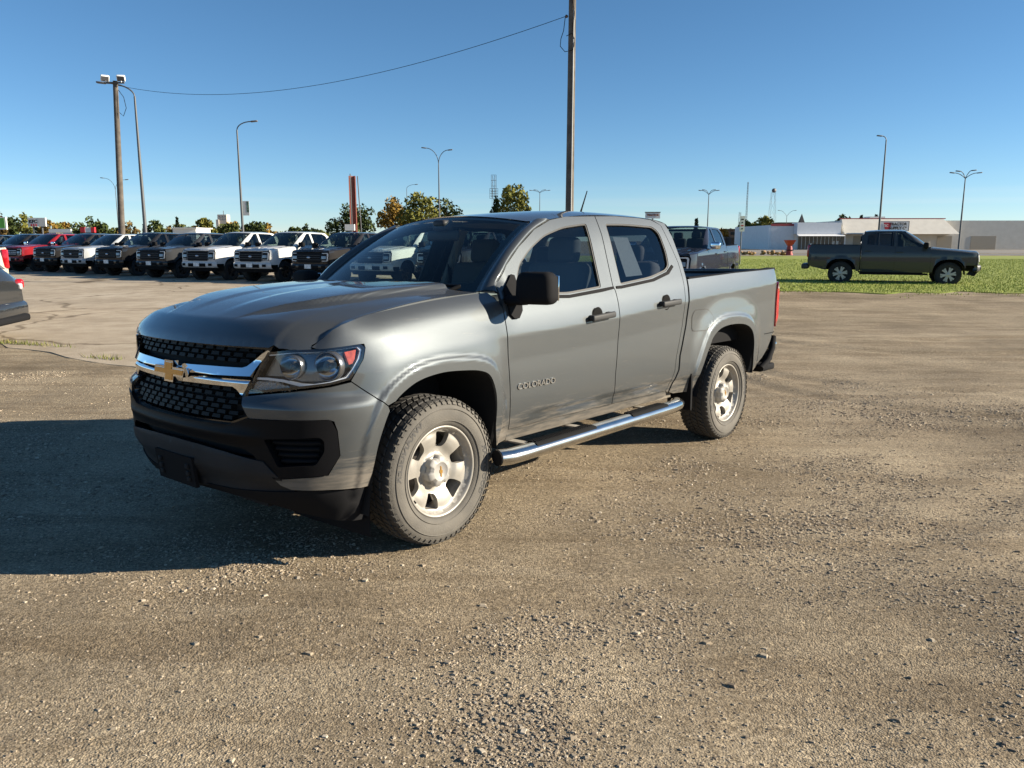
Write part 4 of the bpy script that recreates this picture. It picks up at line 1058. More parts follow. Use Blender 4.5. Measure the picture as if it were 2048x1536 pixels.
def side_fn(S_):
    hw = S_['W'] / 2
    pr = [(.3, -.10), (.46, -.06), (.62, -.025), (.85, 0.), (1.05, -.004), (S_['belt'] - .12, -.022), (S_['belt'], -.05), (S_['H'], -.05 - .40 * (S_['H'] - S_['belt']))]
    def f(x, z):
        y = hw + smooth_tab(pr, z)
        for xa in (0, -S_['wb']):
            d = math.hypot(x - xa, z - S_['rt']) - S_['archr']; y += .022 * sstep(.10, .02, d)
        if x > .45: y -= .20 * ((x - .45) / .5) ** 2 * (1 if x < .95 else 1)
        if x < -S_['wb'] - .8: y -= .06 * ((-S_['wb'] - .8 - x) / .4) ** 2
        return (x, y, z)
    return lambda u, v: f(-u, v)           # u = -x so that the outward normal is +y
def obj_paint(name, me, m, parent):
    o = bpy.data.objects.new(name, me); COL.objects.link(o); o.parent = parent
    if not me.materials: me.materials.append(m)
    o.material_slots[0].link = 'OBJECT'; o.material_slots[0].material = m; return o
def veh_meshes(S_):
    k = S_['key']
    if k in MESH: return MESH[k]
    D = {}; hw = S_['W'] / 2; wb = S_['wb']; f = side_fn(S_); fo = S_['fo']; xr = -wb - S_['ro']; sill = S_['sill']
    def two(nm, loops, h=.10, fl=.02, fn=None):
        d = panel_data([[(-x, z) for x, z in reversed(l)] for l in loops], fn or f, h, fl); D[nm] = panel_mesh(nm, d); D[nm + '_r'] = panel_mesh(nm, d, True)
    A = arch_pts(0, S_['archr'], S_['rt'], sill + .02); B = arch_pts(-wb, S_['archr'], S_['rt'], sill + .05)
    xf = fo - .12; d0 = S_['d0']; dsp = S_['dsp']; ce = S_['cabe']; bl = S_['belt']; br = S_['beltr']
    def hoodz(x): return S_['hoodr'] + (S_['hoodf'] - S_['hoodr']) * (x - S_['cowl']) / (xf - S_['cowl'])
    # fender (driver): clockwise listing from the front
    fend = [(xf, .70), (xf, hoodz(xf) - .03), (.3, hoodz(.3) - .03), (d0 - .02, hoodz(d0) - .03), (d0 + .005, hoodz(d0) - .10), (d0 + .005, sill)] + A[::-1][0:]
    fend = [p for p in fend if not (p[0] > S_['archr'] * .98 and p[1] < .70)] + [(S_['archr'] * .99, .70)]
    two('front_fender', [fend], .09)
    def win(x0, x1, f0, f1, z0, z1):
        return [(x0, z0), (x0 + f0, z1), (x1 + f1, z1 + .0), (x1, z0 + (br - bl) * (x0 - x1) / 1.1 * .6)]
    H = S_['H']; wt = S_['wtop']; zt = H - .10
    slope = lambda z: S_['cowl'] - .06 + (wt - S_['cowl'] - .0) * (z - bl + .02) / (H - .06 - bl)
    fd = [(d0, sill), (d0, hoodz(d0) - .10), (d0 - .03, bl), (slope(bl + .25) - .10, bl + .25), (wt - .08, zt + .045), (wt - .30, H - .048), (dsp, H - .042), (dsp, sill)]
    wf = [(d0 - .15, bl + .02), (slope(bl + .25) - .145, bl + .25), (wt - .125, zt + .005), (wt - .30, zt + .022), (dsp + .055, zt + .024), (dsp + .055, bl + .03)]
    two('front_door', [fd, wf]); two('win_f', [wf], .2, 0, lambda u, v: tuple(Vector(f(u, v)) - Vector((0, .014, 0))))
    ar0 = -wb + S_['archr']
    re = min(ce + .04, ar0 + .25) if False else ce + .05
    rd = [(dsp - .006, sill), (dsp - .006, H - .042), (S_['roofe'] + .08, H - .055), (re + .02, zt - .05), (re, br - .05), (re, 1.0), (re, sill)]
    wr = [(dsp - .06, bl + .035), (dsp - .06, zt + .022), (S_['roofe'] + .20, zt + .0), (re + .13, zt - .10), (re + .12, br + .03)]
    two('rear_door', [rd, wr]); two('win_r', [wr], .2, 0, lambda u, v: tuple(Vector(f(u, v)) - Vector((0, .014, 0))))
    cc = [(re - .006, sill), (re - .006, br - .05), (re + .014, zt - .05), (S_['roofe'] + .07, H - .055), (S_['roofe'] - .02, H - .07), (ce - .01, zt - .12), (ce, br), (ce, sill)]
    two('cab_corner', [cc])
    b1 = ce - .025
    bd = [(b1, max(sill + .05, 0)), (b1, S_['railf']), (xr + .02, S_['railr']), (xr, S_['railr'] - .05), (xr, .70), (xr + .10, .62), (-wb - S_['archr'] - .02, sill + .06)]
    Bc = [p for p in B]
    bd = [(b1, sill + .03)] + bd[1:6] + [(-wb - S_['archr'], sill + .06)] + Bc[::-1][1:-1] + [(ar0, sill + .03)]
    if b1 < ar0: bd = [(b1, S_['rt'] + .52)] + bd[1:7] + [p for p in Bc[::-1][1:-1] if p[0] < b1 - .0]
    two('bed_side', [bd], .09)
    # hood
    def hfn(x, y):
        a = abs(y) / hw; z = hoodz(min(x, xf)) + .035 * (1 - a ** 2.5) + .018 * sstep(.62, .52, a) - .10 * sstep(xf + .02, fo + .02, x + .06 * a * a)
        return (x, y, z)
    hp = [(S_['cowl'] + .05, .80), (xf - .05, .84), (fo - .06, .72), (fo - .01, .45), (fo, 0)]
    hp = [(x, y * hw / 1.0) for x, y in hp]; hp = hp + [(x, -y) for x, y in reversed(hp[:-1])] + [(S_['cowl'] + .13, -.3), (S_['cowl'] + .13, .3)]
    # orient ccw in (x,y)
    D['hood'] = panel_mesh('hood', panel_data([hp], hfn, .07, .03))
    # hood side skirts: fill between hood edge and fender top
    mb = MB(); rws = []
    for x in np.linspace(S_['cowl'] - .04, xf, 9):
        yf = f(-x, hoodz(x) - .03)[1]; yh = (.80 + .04 * (x - S_['cowl']) / 1.4) * hw
        rws.append([(x, yf, hoodz(x) - .03), (x, yf - .03, hoodz(x) - .002), (x, yh - .004, hfn(x, yh)[2] - .004)])
    mb.grid(rws); D['fender_top'] = mb.mesh('fender_top'); D['fender_top_r'] = mirror_mb(mb).mesh('fender_top')
    # windscreen, roof
    def wsp(u, v):
        a = (S_['cowl'] + .08 - .12 * u * u, .74 * hw * u * 1.12, S_['hoodr'] - .0 + .0 * u); b = (wt + .06 - .07 * u * u, .655 * hw * u * 1.10, H - .045 - .022 * u * u)
        return tuple(a[i] + (b[i] - a[i]) * v + (.03 * 4 * v * (1 - v) * .7 if i != 1 else 0) for i in range(3))
    mb = MB(); mb.grid([[wsp(u, v) for u in np.linspace(-1, 1, 13)] for v in np.linspace(0, 1, 6)]); D['windshield'] = mb.mesh('windshield')
    mb = MB()
    for sg in (1,):
        rr = []
        for i, v in enumerate(np.linspace(0, 1, 8)):
            a = Vector(wsp(1, v)); z = bl - .02 + (zt + .05 - bl + .02) * v; xx = (d0 - .02) * (1 - v) + (wt - .08) * v if v > .0 else d0 - .02
            if 0 < v < 1: xx = min(xx, slope(z) - .085)
            b = Vector(f(-xx, z)); m_ = a * .5 + b * .5 + Vector((.02, .02, .012)); rr.append([(p.x, p.y * sg, p.z) for p in (a, m_, b)])
        mb.grid(rr)
    D['pillar'] = mb.mesh('windshield_pillar'); D['pillar_r'] = mirror_mb(mb).mesh('windshield_pillar')
    mb = MB(); rows = []
    xs = [wt + .06, wt - .02, wt - .15, wt - .4, (wt + S_['roofe']) / 2, S_['roofe'] + .3, S_['roofe'] + .08, S_['roofe'] - .03]
    for i, x in enumerate(xs):
        row = []
        for t in np.linspace(-1, 1, 17):
            a = abs(t); ze = H - (.062 if i < 2 else .045 if i < 6 else .06 + .02 * (i - 6)); ye = f(-min(x, wt - .05), ze)[1]
            if i == 0: q = wsp(t, 1); row.append((q[0], q[1], q[2] + .003))
            else: row.append((x - (.0), ye * t, ze + .045 * (1 - a ** 3)))
        rows.append(row)
    mb.grid(rows); D['roof'] = mb.mesh('roof')
    mb = MB(); zb = S_['railf'] - .45
    mb.grid([[(ce - .02 * (1 - (y / hw) ** 2), y, z) for y in np.linspace(-.93 * hw, .93 * hw, 7)] for z in (zb - .3, br)]); mb.grid([[(ce - .02 + (S_['roofe'] - ce) * v * .7, y * (.90 - .20 * v) * hw, br + (H - .07 - br) * v) for y in np.linspace(-1, 1, 5)] for v in (0, .12)]); mb.grid([[(ce - .02 + (S_['roofe'] - ce) * v * .7, y * (.90 - .20 * v) * hw, br + (H - .07 - br) * v) for y in np.linspace(-1, 1, 5)] for v in (.86, 1)])
    D['cab_back'] = mb.mesh('cab_back')
    mb = MB(); mb.grid([[(ce - .022 + (S_['roofe'] - ce) * v * .7, y * (.90 - .20 * v) * hw, br + (H - .07 - br) * v) for y in np.linspace(-1, 1, 5)] for v in (.12, .86)]); D['rear_window'] = mb.mesh('rear_window')
    # bed
    mb = MB(); L0, L1 = ce - .05, xr + .04; cx, lx = (L0 + L1) / 2, L0 - L1; rz = S_['railf']
    mb.box((cx, 0, rz - .52), (lx, hw * 1.5, .03)); mb.box((cx, hw - .16, rz - .27), (lx, .03, .52)); mb.box((cx, -hw + .16, rz - .27), (lx, .03, .52)); mb.box((L0, 0, rz - .27), (.03, hw * 1.7, .52))
    for sg in (1, -1):
        mb.grid([[(x, sg * (f(-x, rz + (S_['railr'] - rz) * (L0 - x) / lx)[1] + dy), rz + (S_['railr'] - rz) * (L0 - x) / lx + dz) for dy, dz in ((.003, -.01), (-.01, .012), (-.09, .012), (-.10, -.05))] for x in np.linspace(L0 + .02, L1, 6)])
    D['bed_liner'] = mb.mesh('bed_liner')
    mb = MB(); mb.rbox((xr + .0, 0, (rz + .72) / 2 + .02), (.07, hw * 1.62, rz - .68), .025, 2); D['tailgate'] = mb.mesh('tailgate')
    mb = MB(); mb.rbox((xr - .10, 0, .62), (.24, hw * 1.86, .17), .04, 2); D['rear_bumper'] = mb.mesh('rear_bumper')
    mb = MB(); mb.rbox((xr + .005, hw - .155, rz - .20), (.13, .16, .40), .03, 3); D['tail_light'] = mb.mesh('tail_light'); D['tail_light_r'] = mirror_mb(mb).mesh('tail_light')
    # front end : upright fascia with broad grille and C shaped lamps
    zt_ = S_['hoodf'] - .02; z0 = .80 if k == 'full' else .74
    def ff(y, z, e=0.):
        a = abs(y) / hw; return (fo - .015 - .02 * a * a - .20 * max(0, a - .72) ** 1.5 * 3 - .03 * (zt_ - z) * 0 + e - .05 * sstep(z0 + .12, zt_ + .1, z), y, z)
    D['fascia'] = panel_mesh('front_panel', panel_data([[(-hw * .90, z0 - .05), (hw * .90, z0 - .05), (hw * .915, zt_ - .10), (hw * .86, zt_ + .0), (-hw * .86, zt_ + .0), (-hw * .915, zt_ - .10)]], lambda y, z: ff(y, z), .08, .12))
    gz0, gz1 = z0 + .02, zt_ - .045; gw = .565 * hw
    D['grille'] = panel_mesh('grille', panel_data([[(-gw, gz0 + .03), (-gw + .06, gz0), (gw - .06, gz0), (gw, gz0 + .03), (gw, gz1), (-gw, gz1)]], lambda y, z: ff(y, z, .006), .12, .02))
    def strip(y0, y1, za, zb_, e0, e1):
        mb = MB(); mb.grid([[ff(y, z, e) for y in np.linspace(y0, y1, 9)] for z, e in ((za, e0), (za + .003, e1), (zb_ - .003, e1), (zb_, e0))]); return mb
    zc = (gz0 + gz1) / 2
    D['grille_bar'] = [strip(-gw + .01, gw - .01, z - .013, z + .013, .004, .022).mesh('grille_bar') for z in (zc - .085, zc + .005, zc + .085)]
    mb = MB(); q = ff(0, zc, .028); mb.lathe([(.0, .010), (.085, .008), (.092, 0)], 24, 'Z', Matrix.Translation(q) @ Matrix.Rotation(R(90), 4, 'Y') @ Matrix.Scale(.44, 4, (1, 0, 0))); D['emblem'] = mb.mesh('emblem')
    hl_ = [(gw + .02, gz0 + .03), (hw * .885, gz0 + .05), (hw * .905, gz1 - .03), (hw * .86, gz1 + .02), (gw + .02, gz1 + .01)]
    two_h = panel_data([hl_], lambda y, z: ff(y, z, .006), .08, .03); D['headlight'] = panel_mesh('headlight', two_h); D['headlight_r'] = panel_mesh('headlight', two_h, True)
    cs = [(gw + .05, gz1 - .025), (hw * .84, gz1 - .02), (hw * .875, gz1 - .06), (hw * .865, gz0 + .09), (hw * .83, gz0 + .06), (gw + .05, gz0 + .06), (gw + .05, gz0 + .085), (hw * .80, gz0 + .085), (hw * .825, gz0 + .11), (hw * .83, gz1 - .075), (hw * .80, gz1 - .05), (gw + .05, gz1 - .05)]
    d = panel_data([cs[::-1]], lambda y, z: ff(y, z, .012), .06, .01); D['light_strip'] = panel_mesh('light_strip', d); D['light_strip_r'] = panel_mesh('light_strip', d, True)
    lz = zc; ll = [(gw + .03, lz - .05), (hw * .80, lz - .05), (hw * .80, lz + .06), (gw + .03, lz + .06)]
    d = panel_data([ll], lambda y, z: ff(y, z, .012), .06, .01); D['lamp'] = panel_mesh('lamp', d); D['lamp_r'] = panel_mesh('lamp', d, True)
    mb = MB(); bz0, bz1 = z0 - .24, z0 - .02
    rr = []
    for z, e in ((bz1, -.03), (bz1 - .005, .045), (bz1 - .05, .07), (bz0 + .05, .065), (bz0, .03), (bz0 - .02, -.05)):
        rr.append([(ff(y, z, e)[0] - .10 * max(0, abs(y) / hw - .80) ** 1 * 3, y, z) for y in np.linspace(-hw * .96, hw * .96, 21)])
    mb.grid(rr); D['bumper'] = mb.mesh('front_bumper')
    mb = MB(); mb.grid([[(ff(y, z, e)[0], y, z) for y in np.linspace(-.48, .48, 9)] for z, e in ((bz1 - .055, .066), (bz1 - .06, .074), (bz0 + .03, .072), (bz0 + .02, .04))]); D['bumper_insert'] = mb.mesh('bumper_insert')
    mb = MB(); mb.grid([[(ff(y, z, e)[0], y, z) for y in np.linspace(.62 * hw, .80 * hw, 4)] for z, e in ((bz0 + .06, .066), (bz0 + .065, .078), (bz1 - .06, .078), (bz1 - .055, .066))]); D['fog'] = mb.mesh('fog_lamp'); D['fog_r'] = mirror_mb(mb).mesh('fog_lamp')
    mb = MB(); mb.grid([[(ff(y, z, e)[0] - .03, y, z) for y in np.linspace(-hw * .88, hw * .88, 9)] for z, e in ((bz0 - .01, .03), (bz0 - .16, -.06))]); D['skid'] = mb.mesh('lower_valance')
    mb = MB(); mb.box((fo + .075, 0, bz0 + .12), (.012, .31, .16)); D['plate'] = mb.mesh('license_plate')
    mb = MB(); mb.rbox((0, 0, 0), (.15, .26, .19), .05, 3, Matrix.Translation((d0 - .17, hw + .13, bl + .07))); mb.rbox((d0 - .15, hw - .02, bl - .02), (.08, .14, .05), .02, 2); D['mirror'] = mb.mesh('wing_mirror'); D['mirror_r'] = mirror_mb(mb).mesh('wing_mirror')
    for nm, xx in (('hand_f', dsp + .14), ('hand_r', re + .16)):
        mb = MB(); zz = bl - .15 + (.04 if nm == 'hand_r' else 0); mb.rbox((0, 0, 0), (.22, .035, .035), .012, 2, Matrix.Translation((xx, f(-xx, zz)[1] + .018, zz))); D[nm] = mb.mesh('door_handle'); D[nm + '_r'] = mirror_mb(mb).mesh('door_handle')
    mb = MB(); mb.box((-wb / 2 - .05, 0, .60), (wb - 2 * S_['archr'] + .1, hw * 1.70, .16)); mb.box((-wb / 2 + .1, 0, .66), (wb + 1.3, hw * .95, .30)); mb.box((.36, 0, .80), (.84, hw * 1.0, .40))
    for xa in (0, -wb): mb.tube([(xa, -hw * .8, S_['rt']), (xa, hw * .8, S_['rt'])], .05, 8)
    mb.grid([[(-.62, y, z) for y in (-.85 * hw, .85 * hw)] for z in (.5, bl)])
    for sg in (1, -1):
        for xa in (0, -wb):
            rws = [[(xa + S_['archr'] * math.cos(a), sg * yy, S_['rt'] + (S_['archr'] + .01) * math.sin(a)) for a in np.linspace(0, math.pi, 12)] for yy in (hw - .03, hw * .48)]
            mb.grid(rws)
    D['chassis'] = mb.mesh('chassis')
    mb = MB(); mb.rbox((-wb / 2, hw - .10, sill - .05), (wb - 1.2, .17, .06), .02, 2); D['step'] = mb.mesh('running_board'); D['step_r'] = mirror_mb(mb).mesh('running_board')
    mb = MB(); mb.rbox((d0 - .30, 0, bl - .13), (.50, hw * 1.62, .26), .08, 2)
    for sg in (1, -1):
        for xx in (dsp + .20, re + .10): mb.rbox((xx, .42 * sg, bl - .05), (.16, .50, .62), .06, 2); mb.rbox((xx - .05, .42 * sg, bl + .34), (.11, .28, .19), .05, 2)
    D['interior'] = mb.mesh('seats')
    # wheel
    rt, tw = S_['rt'], S_['tw']; h = tw / 2; rim = rt * .615
    mb = MB(); mb.lathe([(rim - .01, h * .7), (rim, h * .9), (rim + .03, h * 1.0), (rt - .06, h * 1.02), (rt - .025, h * .93), (rt - .004, h * .78), (rt, 0), (rt - .004, -h * .78), (rt - .025, -h * .93), (rim, -h)], 40, 'Y')
    for kk in range(40):
        a = 2 * math.pi * kk / 40
        for yy in (.62, -.62, 0.): mb.box((0, 0, 0), (.022, h * .5, .035), Matrix.Rotation(a, 4, 'Y') @ Matrix.Translation((rt - .006, yy * h, 0)))
    D['tyre'] = mb.mesh('tyre')
    mb = MB(); mb.lathe([(rim - .03, -h * .7), (rim - .03, h * .2), (rim - .012, h * .82), (rim, h * .88), (rim + .006, h * .92), (rim - .012, h * .90)], 40, 'Y'); mb.lathe([(rim * .99, -.02), (.0, -.02)], 24, 'Y')
    D['rim'] = mb.mesh('rim')
    sp = MB(); sp.lathe([(.085, h * .35), (.08, h * .72), (.06, h * .80), (.0, h * .80)], 24, 'Y'); D['hub'] = sp.mesh('hub')
    sp = MB(); pts = [(.06, -.035), (rim * .6, -.045), (rim - .01, -.075), (rim - .01, -.012), (rim * .68, 0), (rim - .01, .012), (rim - .01, .075), (rim * .6, .045), (.06, .035)]
    sp.prism(pts, 0, .035, Matrix.Translation((0, h * .82, 0)) @ Matrix.Rotation(R(90), 4, 'X')); D['spoke'] = sp.mesh('spoke')
    MESH[k] = D; return D
VTYRE = mat('tyre_black', (.020, .020, .020), .8, var=.3, vscale=8)
def vehicle(S_, name, label, P, loc, heading, group=None, trim='dark', rimm=None, plate=True, bumper=None, cat='pickup truck', tint=True, mirror_m=None):
    D = veh_meshes(S_); T = empty(name, loc, heading); tag(T, label, cat, group)
    GB = mat('grille_gloss', (.008, .008, .009), .6, spec=.12); TR = CHROME if trim == 'chrome' else mat('dark_trim', (.05, .051, .053), .45, .2); rimm = rimm or mat('dark_rim', (.03, .03, .032), .35, .5)
    for side in ('', '_r'):
        obj_paint('front_fender', D['front_fender' + side], P, T)
        fd = obj_paint('front_door', D['front_door' + side], P, T); rd = obj_paint('rear_door', D['rear_door' + side], P, T)
        obj('side_window', D['win_f' + side], SGLASS2, fd); obj('side_window', D['win_r' + side], TINTG, rd)
        obj_paint('door_handle', D['hand_f' + side], P if trim != 'chrome' else CHROME, fd); obj_paint('door_handle', D['hand_r' + side], P if trim != 'chrome' else CHROME, rd)
        obj_paint('cab_corner', D['cab_corner' + side], P, T); obj_paint('bed_side', D['bed_side' + side], P, T)
        obj_paint('wing_mirror', D['mirror' + side], mirror_m or (CHROME if trim == 'chrome' else BLACK), fd); obj('tail_light', D['tail_light' + side], REDL, T)
        h = obj('headlight', D['headlight' + side], GB, T); obj('light_strip', D['light_strip' + side], mat('lamp_white', (.66, .64, .60), .3), h); obj('lamp', D['lamp' + side], mat('lamp_grey', (.28, .285, .29), .25, .5), h)
        obj('fog_lamp', D['fog' + side], GB, T)
    obj_paint('hood', D['hood'], P, T); obj_paint('fender_top', D['fender_top'], P, T); obj_paint('fender_top', D['fender_top_r'], P, T); obj('windshield', D['windshield'], WSG2, T); obj_paint('windshield_pillar', D['pillar'], P, T); obj_paint('windshield_pillar', D['pillar_r'], P, T); obj_paint('roof', D['roof'], P, T)
    cb = obj_paint('cab_back', D['cab_back'], P, T); obj('rear_window', D['rear_window'], TINTG, cb)
    obj('bed_liner', D['bed_liner'], BLACK, T); obj_paint('tailgate', D['tailgate'], P, T); obj_paint('rear_bumper', D['rear_bumper'], bumper or TR, T)
    obj_paint('front_panel', D['fascia'], P, T); g = obj('grille', D['grille'], GB, T)
    for b in D['grille_bar']: obj_paint('grille_bar', b, TR, g)
    obj('emblem', D['emblem'], mat('oval_emblem', (.42, .45, .50), .25, .6), g)
    fb = obj_paint('front_bumper', D['bumper'], bumper or P, T); obj('bumper_insert', D['bumper_insert'], BLACK, fb); obj('lower_valance', D['skid'], BLACK, fb)
    if plate: obj('license_plate', D['plate'], mat('plate_white', (.72, .72, .70), .5, var=.3, vscale=9), fb)
    obj('chassis', D['chassis'], DARK, T); obj('running_board', D['step'], BLACK, T); obj('running_board', D['step_r'], BLACK, T); obj('seats', D['interior'], SEATM, T)
    hw = S_['W'] / 2; yt = hw - .06 - S_['tw'] / 2
    for xa in (0, -S_['wb']):
        for sg in (1, -1):
            w = empty('wheel', (xa, sg * yt, S_['rt']), 0 if sg > 0 else math.pi, T)
            obj('tyre', D['tyre'], VTYRE, w); r_ = obj('rim', D['rim'], mat('rim_barrel', (.05, .05, .05), .5, .4), w)
            obj_paint('hub', D['hub'], rimm, r_)
            for q in range(6):
                s_ = obj_paint('spoke', D['spoke'], rimm, r_); s_.rotation_euler = (0, R(60 * q + 10), 0)
    return T
SGLASS2 = glass('pale_side_glass', (.30, .36, .35), 1.0)
WSG2 = glass('pale_windshield', (.42, .52, .50), 1.1)
def ray_x(u, y, z=0.):
    """world X of the bearing u (photo pixels) at distance y"""
    return (u - 1024) / 1590. * (y * math.cos(PITCH) + (1.62 - z) * math.sin(PITCH))
def spot(u, y): x = ray_x(u, y); return (x, y, gz(x, y))
def build_vehicles():
    GR = 'new full size pickups parked nose out in a row'
    pw = paint('white_paint', (.56, .56, .545), 0, .75, flake=0); pb = paint('black_paint', (.008, .008, .009), .1, .75, flake=0); pg = paint('dark_grey_paint', (.035, .037, .040), .6, .75, flake=0)
    ps = paint('pale_silver_paint', (.42, .44, .45), .3, .75, flake=0); pr = paint('red_paint', (.22, .008, .014), .25, .75, flake=0); pn = paint('navy_paint', (.006, .008, .018), .0, .75, flake=0); pm = paint('graphite_paint', (.060, .066, .072), .6, .75, flake=0); pc = paint('cream_paint', (.52, .47, .38), .2, .75, flake=0); pbr = paint('brown_black_paint', (.020, .018, .017), .4, .75, flake=0)
    hd = R(-117); JIT = random.Random(9)
    row = [  # bearing of front-left wheel, distance, paint, label
        (690, 31.0, pbr, 'blackish pickup nearest the windshield of the grey pickup, right end of the visible row', 'dark'),
        (575, 32.3, pw, 'white pickup with black grille second from the near end of the row', 'dark'),
        (468, 33.6, pw, 'white pickup with black grille third from the near end, beside the dark grey pickup', 'dark'),
        (371, 35.5, pg, 'dark grey pickup between a white and a black pickup in the row', 'dark'),
        (280, 37.6, pb, 'black pickup below the wooden light pole with the two floodlights', 'dark'),
        (207, 39.6, ps, 'pale silver pickup between two black pickups in the row', 'dark'),
        (143, 41.4, pbr, 'black pickup between the red and the pale silver pickup', 'dark'),
        (80, 43.2, pr, 'red pickup with bright chrome grille in the row', 'chrome'),
        (22, 45.0, pb, 'black pickup directly left of the red one in the row', 'dark'),
        (-33, 46.8, pg, 'dark grey pickup at the left edge of the photo, second left of the red one', 'dark')]
    for u, y, p, lab, tr in row:
        x = ray_x(u, y)
        # the local origin is the front axle centre: step from the front-left wheel to the axle centre
        h_ = hd + R(JIT.uniform(-2.2, 2.2)); ox, oy = -math.sin(h_) * .93, math.cos(h_) * .93; y += JIT.uniform(-.22, .22)
        vehicle(FULL, 'pickup_truck', lab, p, (x - ox, y - oy, 0), h_, GR, tr).scale = (1, 1, JIT.uniform(.975, 1.02))
    # further ones standing behind the grey pickup, seen through its glass
    for i, (u, y, p, lab) in enumerate([(812, 29.6, pw, 'white pickup seen through the windshield of the grey pickup'), (948, 28.4, pg, 'dark pickup seen through the windshield of the grey pickup, right of the white one')]):
        x = ray_x(u, y); vehicle(FULL, 'pickup_truck', lab, p, (x + math.sin(hd) * .93, y - math.cos(hd) * .93, 0), hd, GR, 'dark')
    h2 = R(243); xr_, yr_ = ray_x(1474, 25.), 25.; d = (math.cos(h2), math.sin(h2)); L_ = FULL['wb'] + FULL['ro']
    nx, ny = -math.sin(h2) * .93, math.cos(h2) * .93
    vx, vy = xr_ + d[0] * L_ - nx, yr_ + d[1] * L_ - ny
    vehicle(FULL, 'pickup_truck', 'navy pickup with chrome mirror and handles half hidden behind the cab of the grey pickup', pn, (vx, vy, gz(vx, vy)), h2, None, 'chrome', CHROME, bumper=CHROME)
    hm = R(-22); yy = 26.2; x0 = ray_x(1894, yy, .2)
    vehicle(MID, 'pickup_truck', 'graphite mid size pickup standing sideways on the grass, nose to the right', pm, (x0 - math.sin(hm) * -.85 * -1, yy + .85 * math.cos(hm) * 1., .14), hm, None, 'dark', mat('bright_alloy', (.42, .42, .42), .35, .6), plate=False, bumper=mat('dark_trim'))
    hc = R(213); c = Vector((-(FULL['wb'] + FULL['ro'] + .20), .92, 0)); c.rotate(Euler((0, 0, hc))); yb = 17.; xb = ray_x(46, yb)
    vehicle(FULL, 'pickup_truck', 'cream pickup at the left edge of the photo showing its tail', pc, (xb - c.x, yb - c.y, gz(xb, yb)), hc, None, 'chrome', bumper=mat('dull_chrome', (.45, .44, .42), .25, .9))
    hatch('hatchback_car', 'dark grey hatchback at the left edge of the photo in front of the cream pickup', paint('slate_paint', (.022, .024, .026), .2, .75, flake=0), 12.6, -4)
def loft_body(sec):
    """sec: list of (x, [ (y,z)... half section from sill to roof centre ])"""
    mb = MB(); mb.grid([[(x, y, z) for y, z in h] + [(x, -y, z) for y, z in reversed(h[:-1])] for x, h in sec])
    for s_ in (sec[0], sec[-1]):
        h = s_[1]; pts = [(s_[0], y, z) for y, z in h] + [(s_[0], -y, z) for y, z in reversed(h[:-1])]; mb.add(pts, [tuple(range(len(pts)))])
    return mb
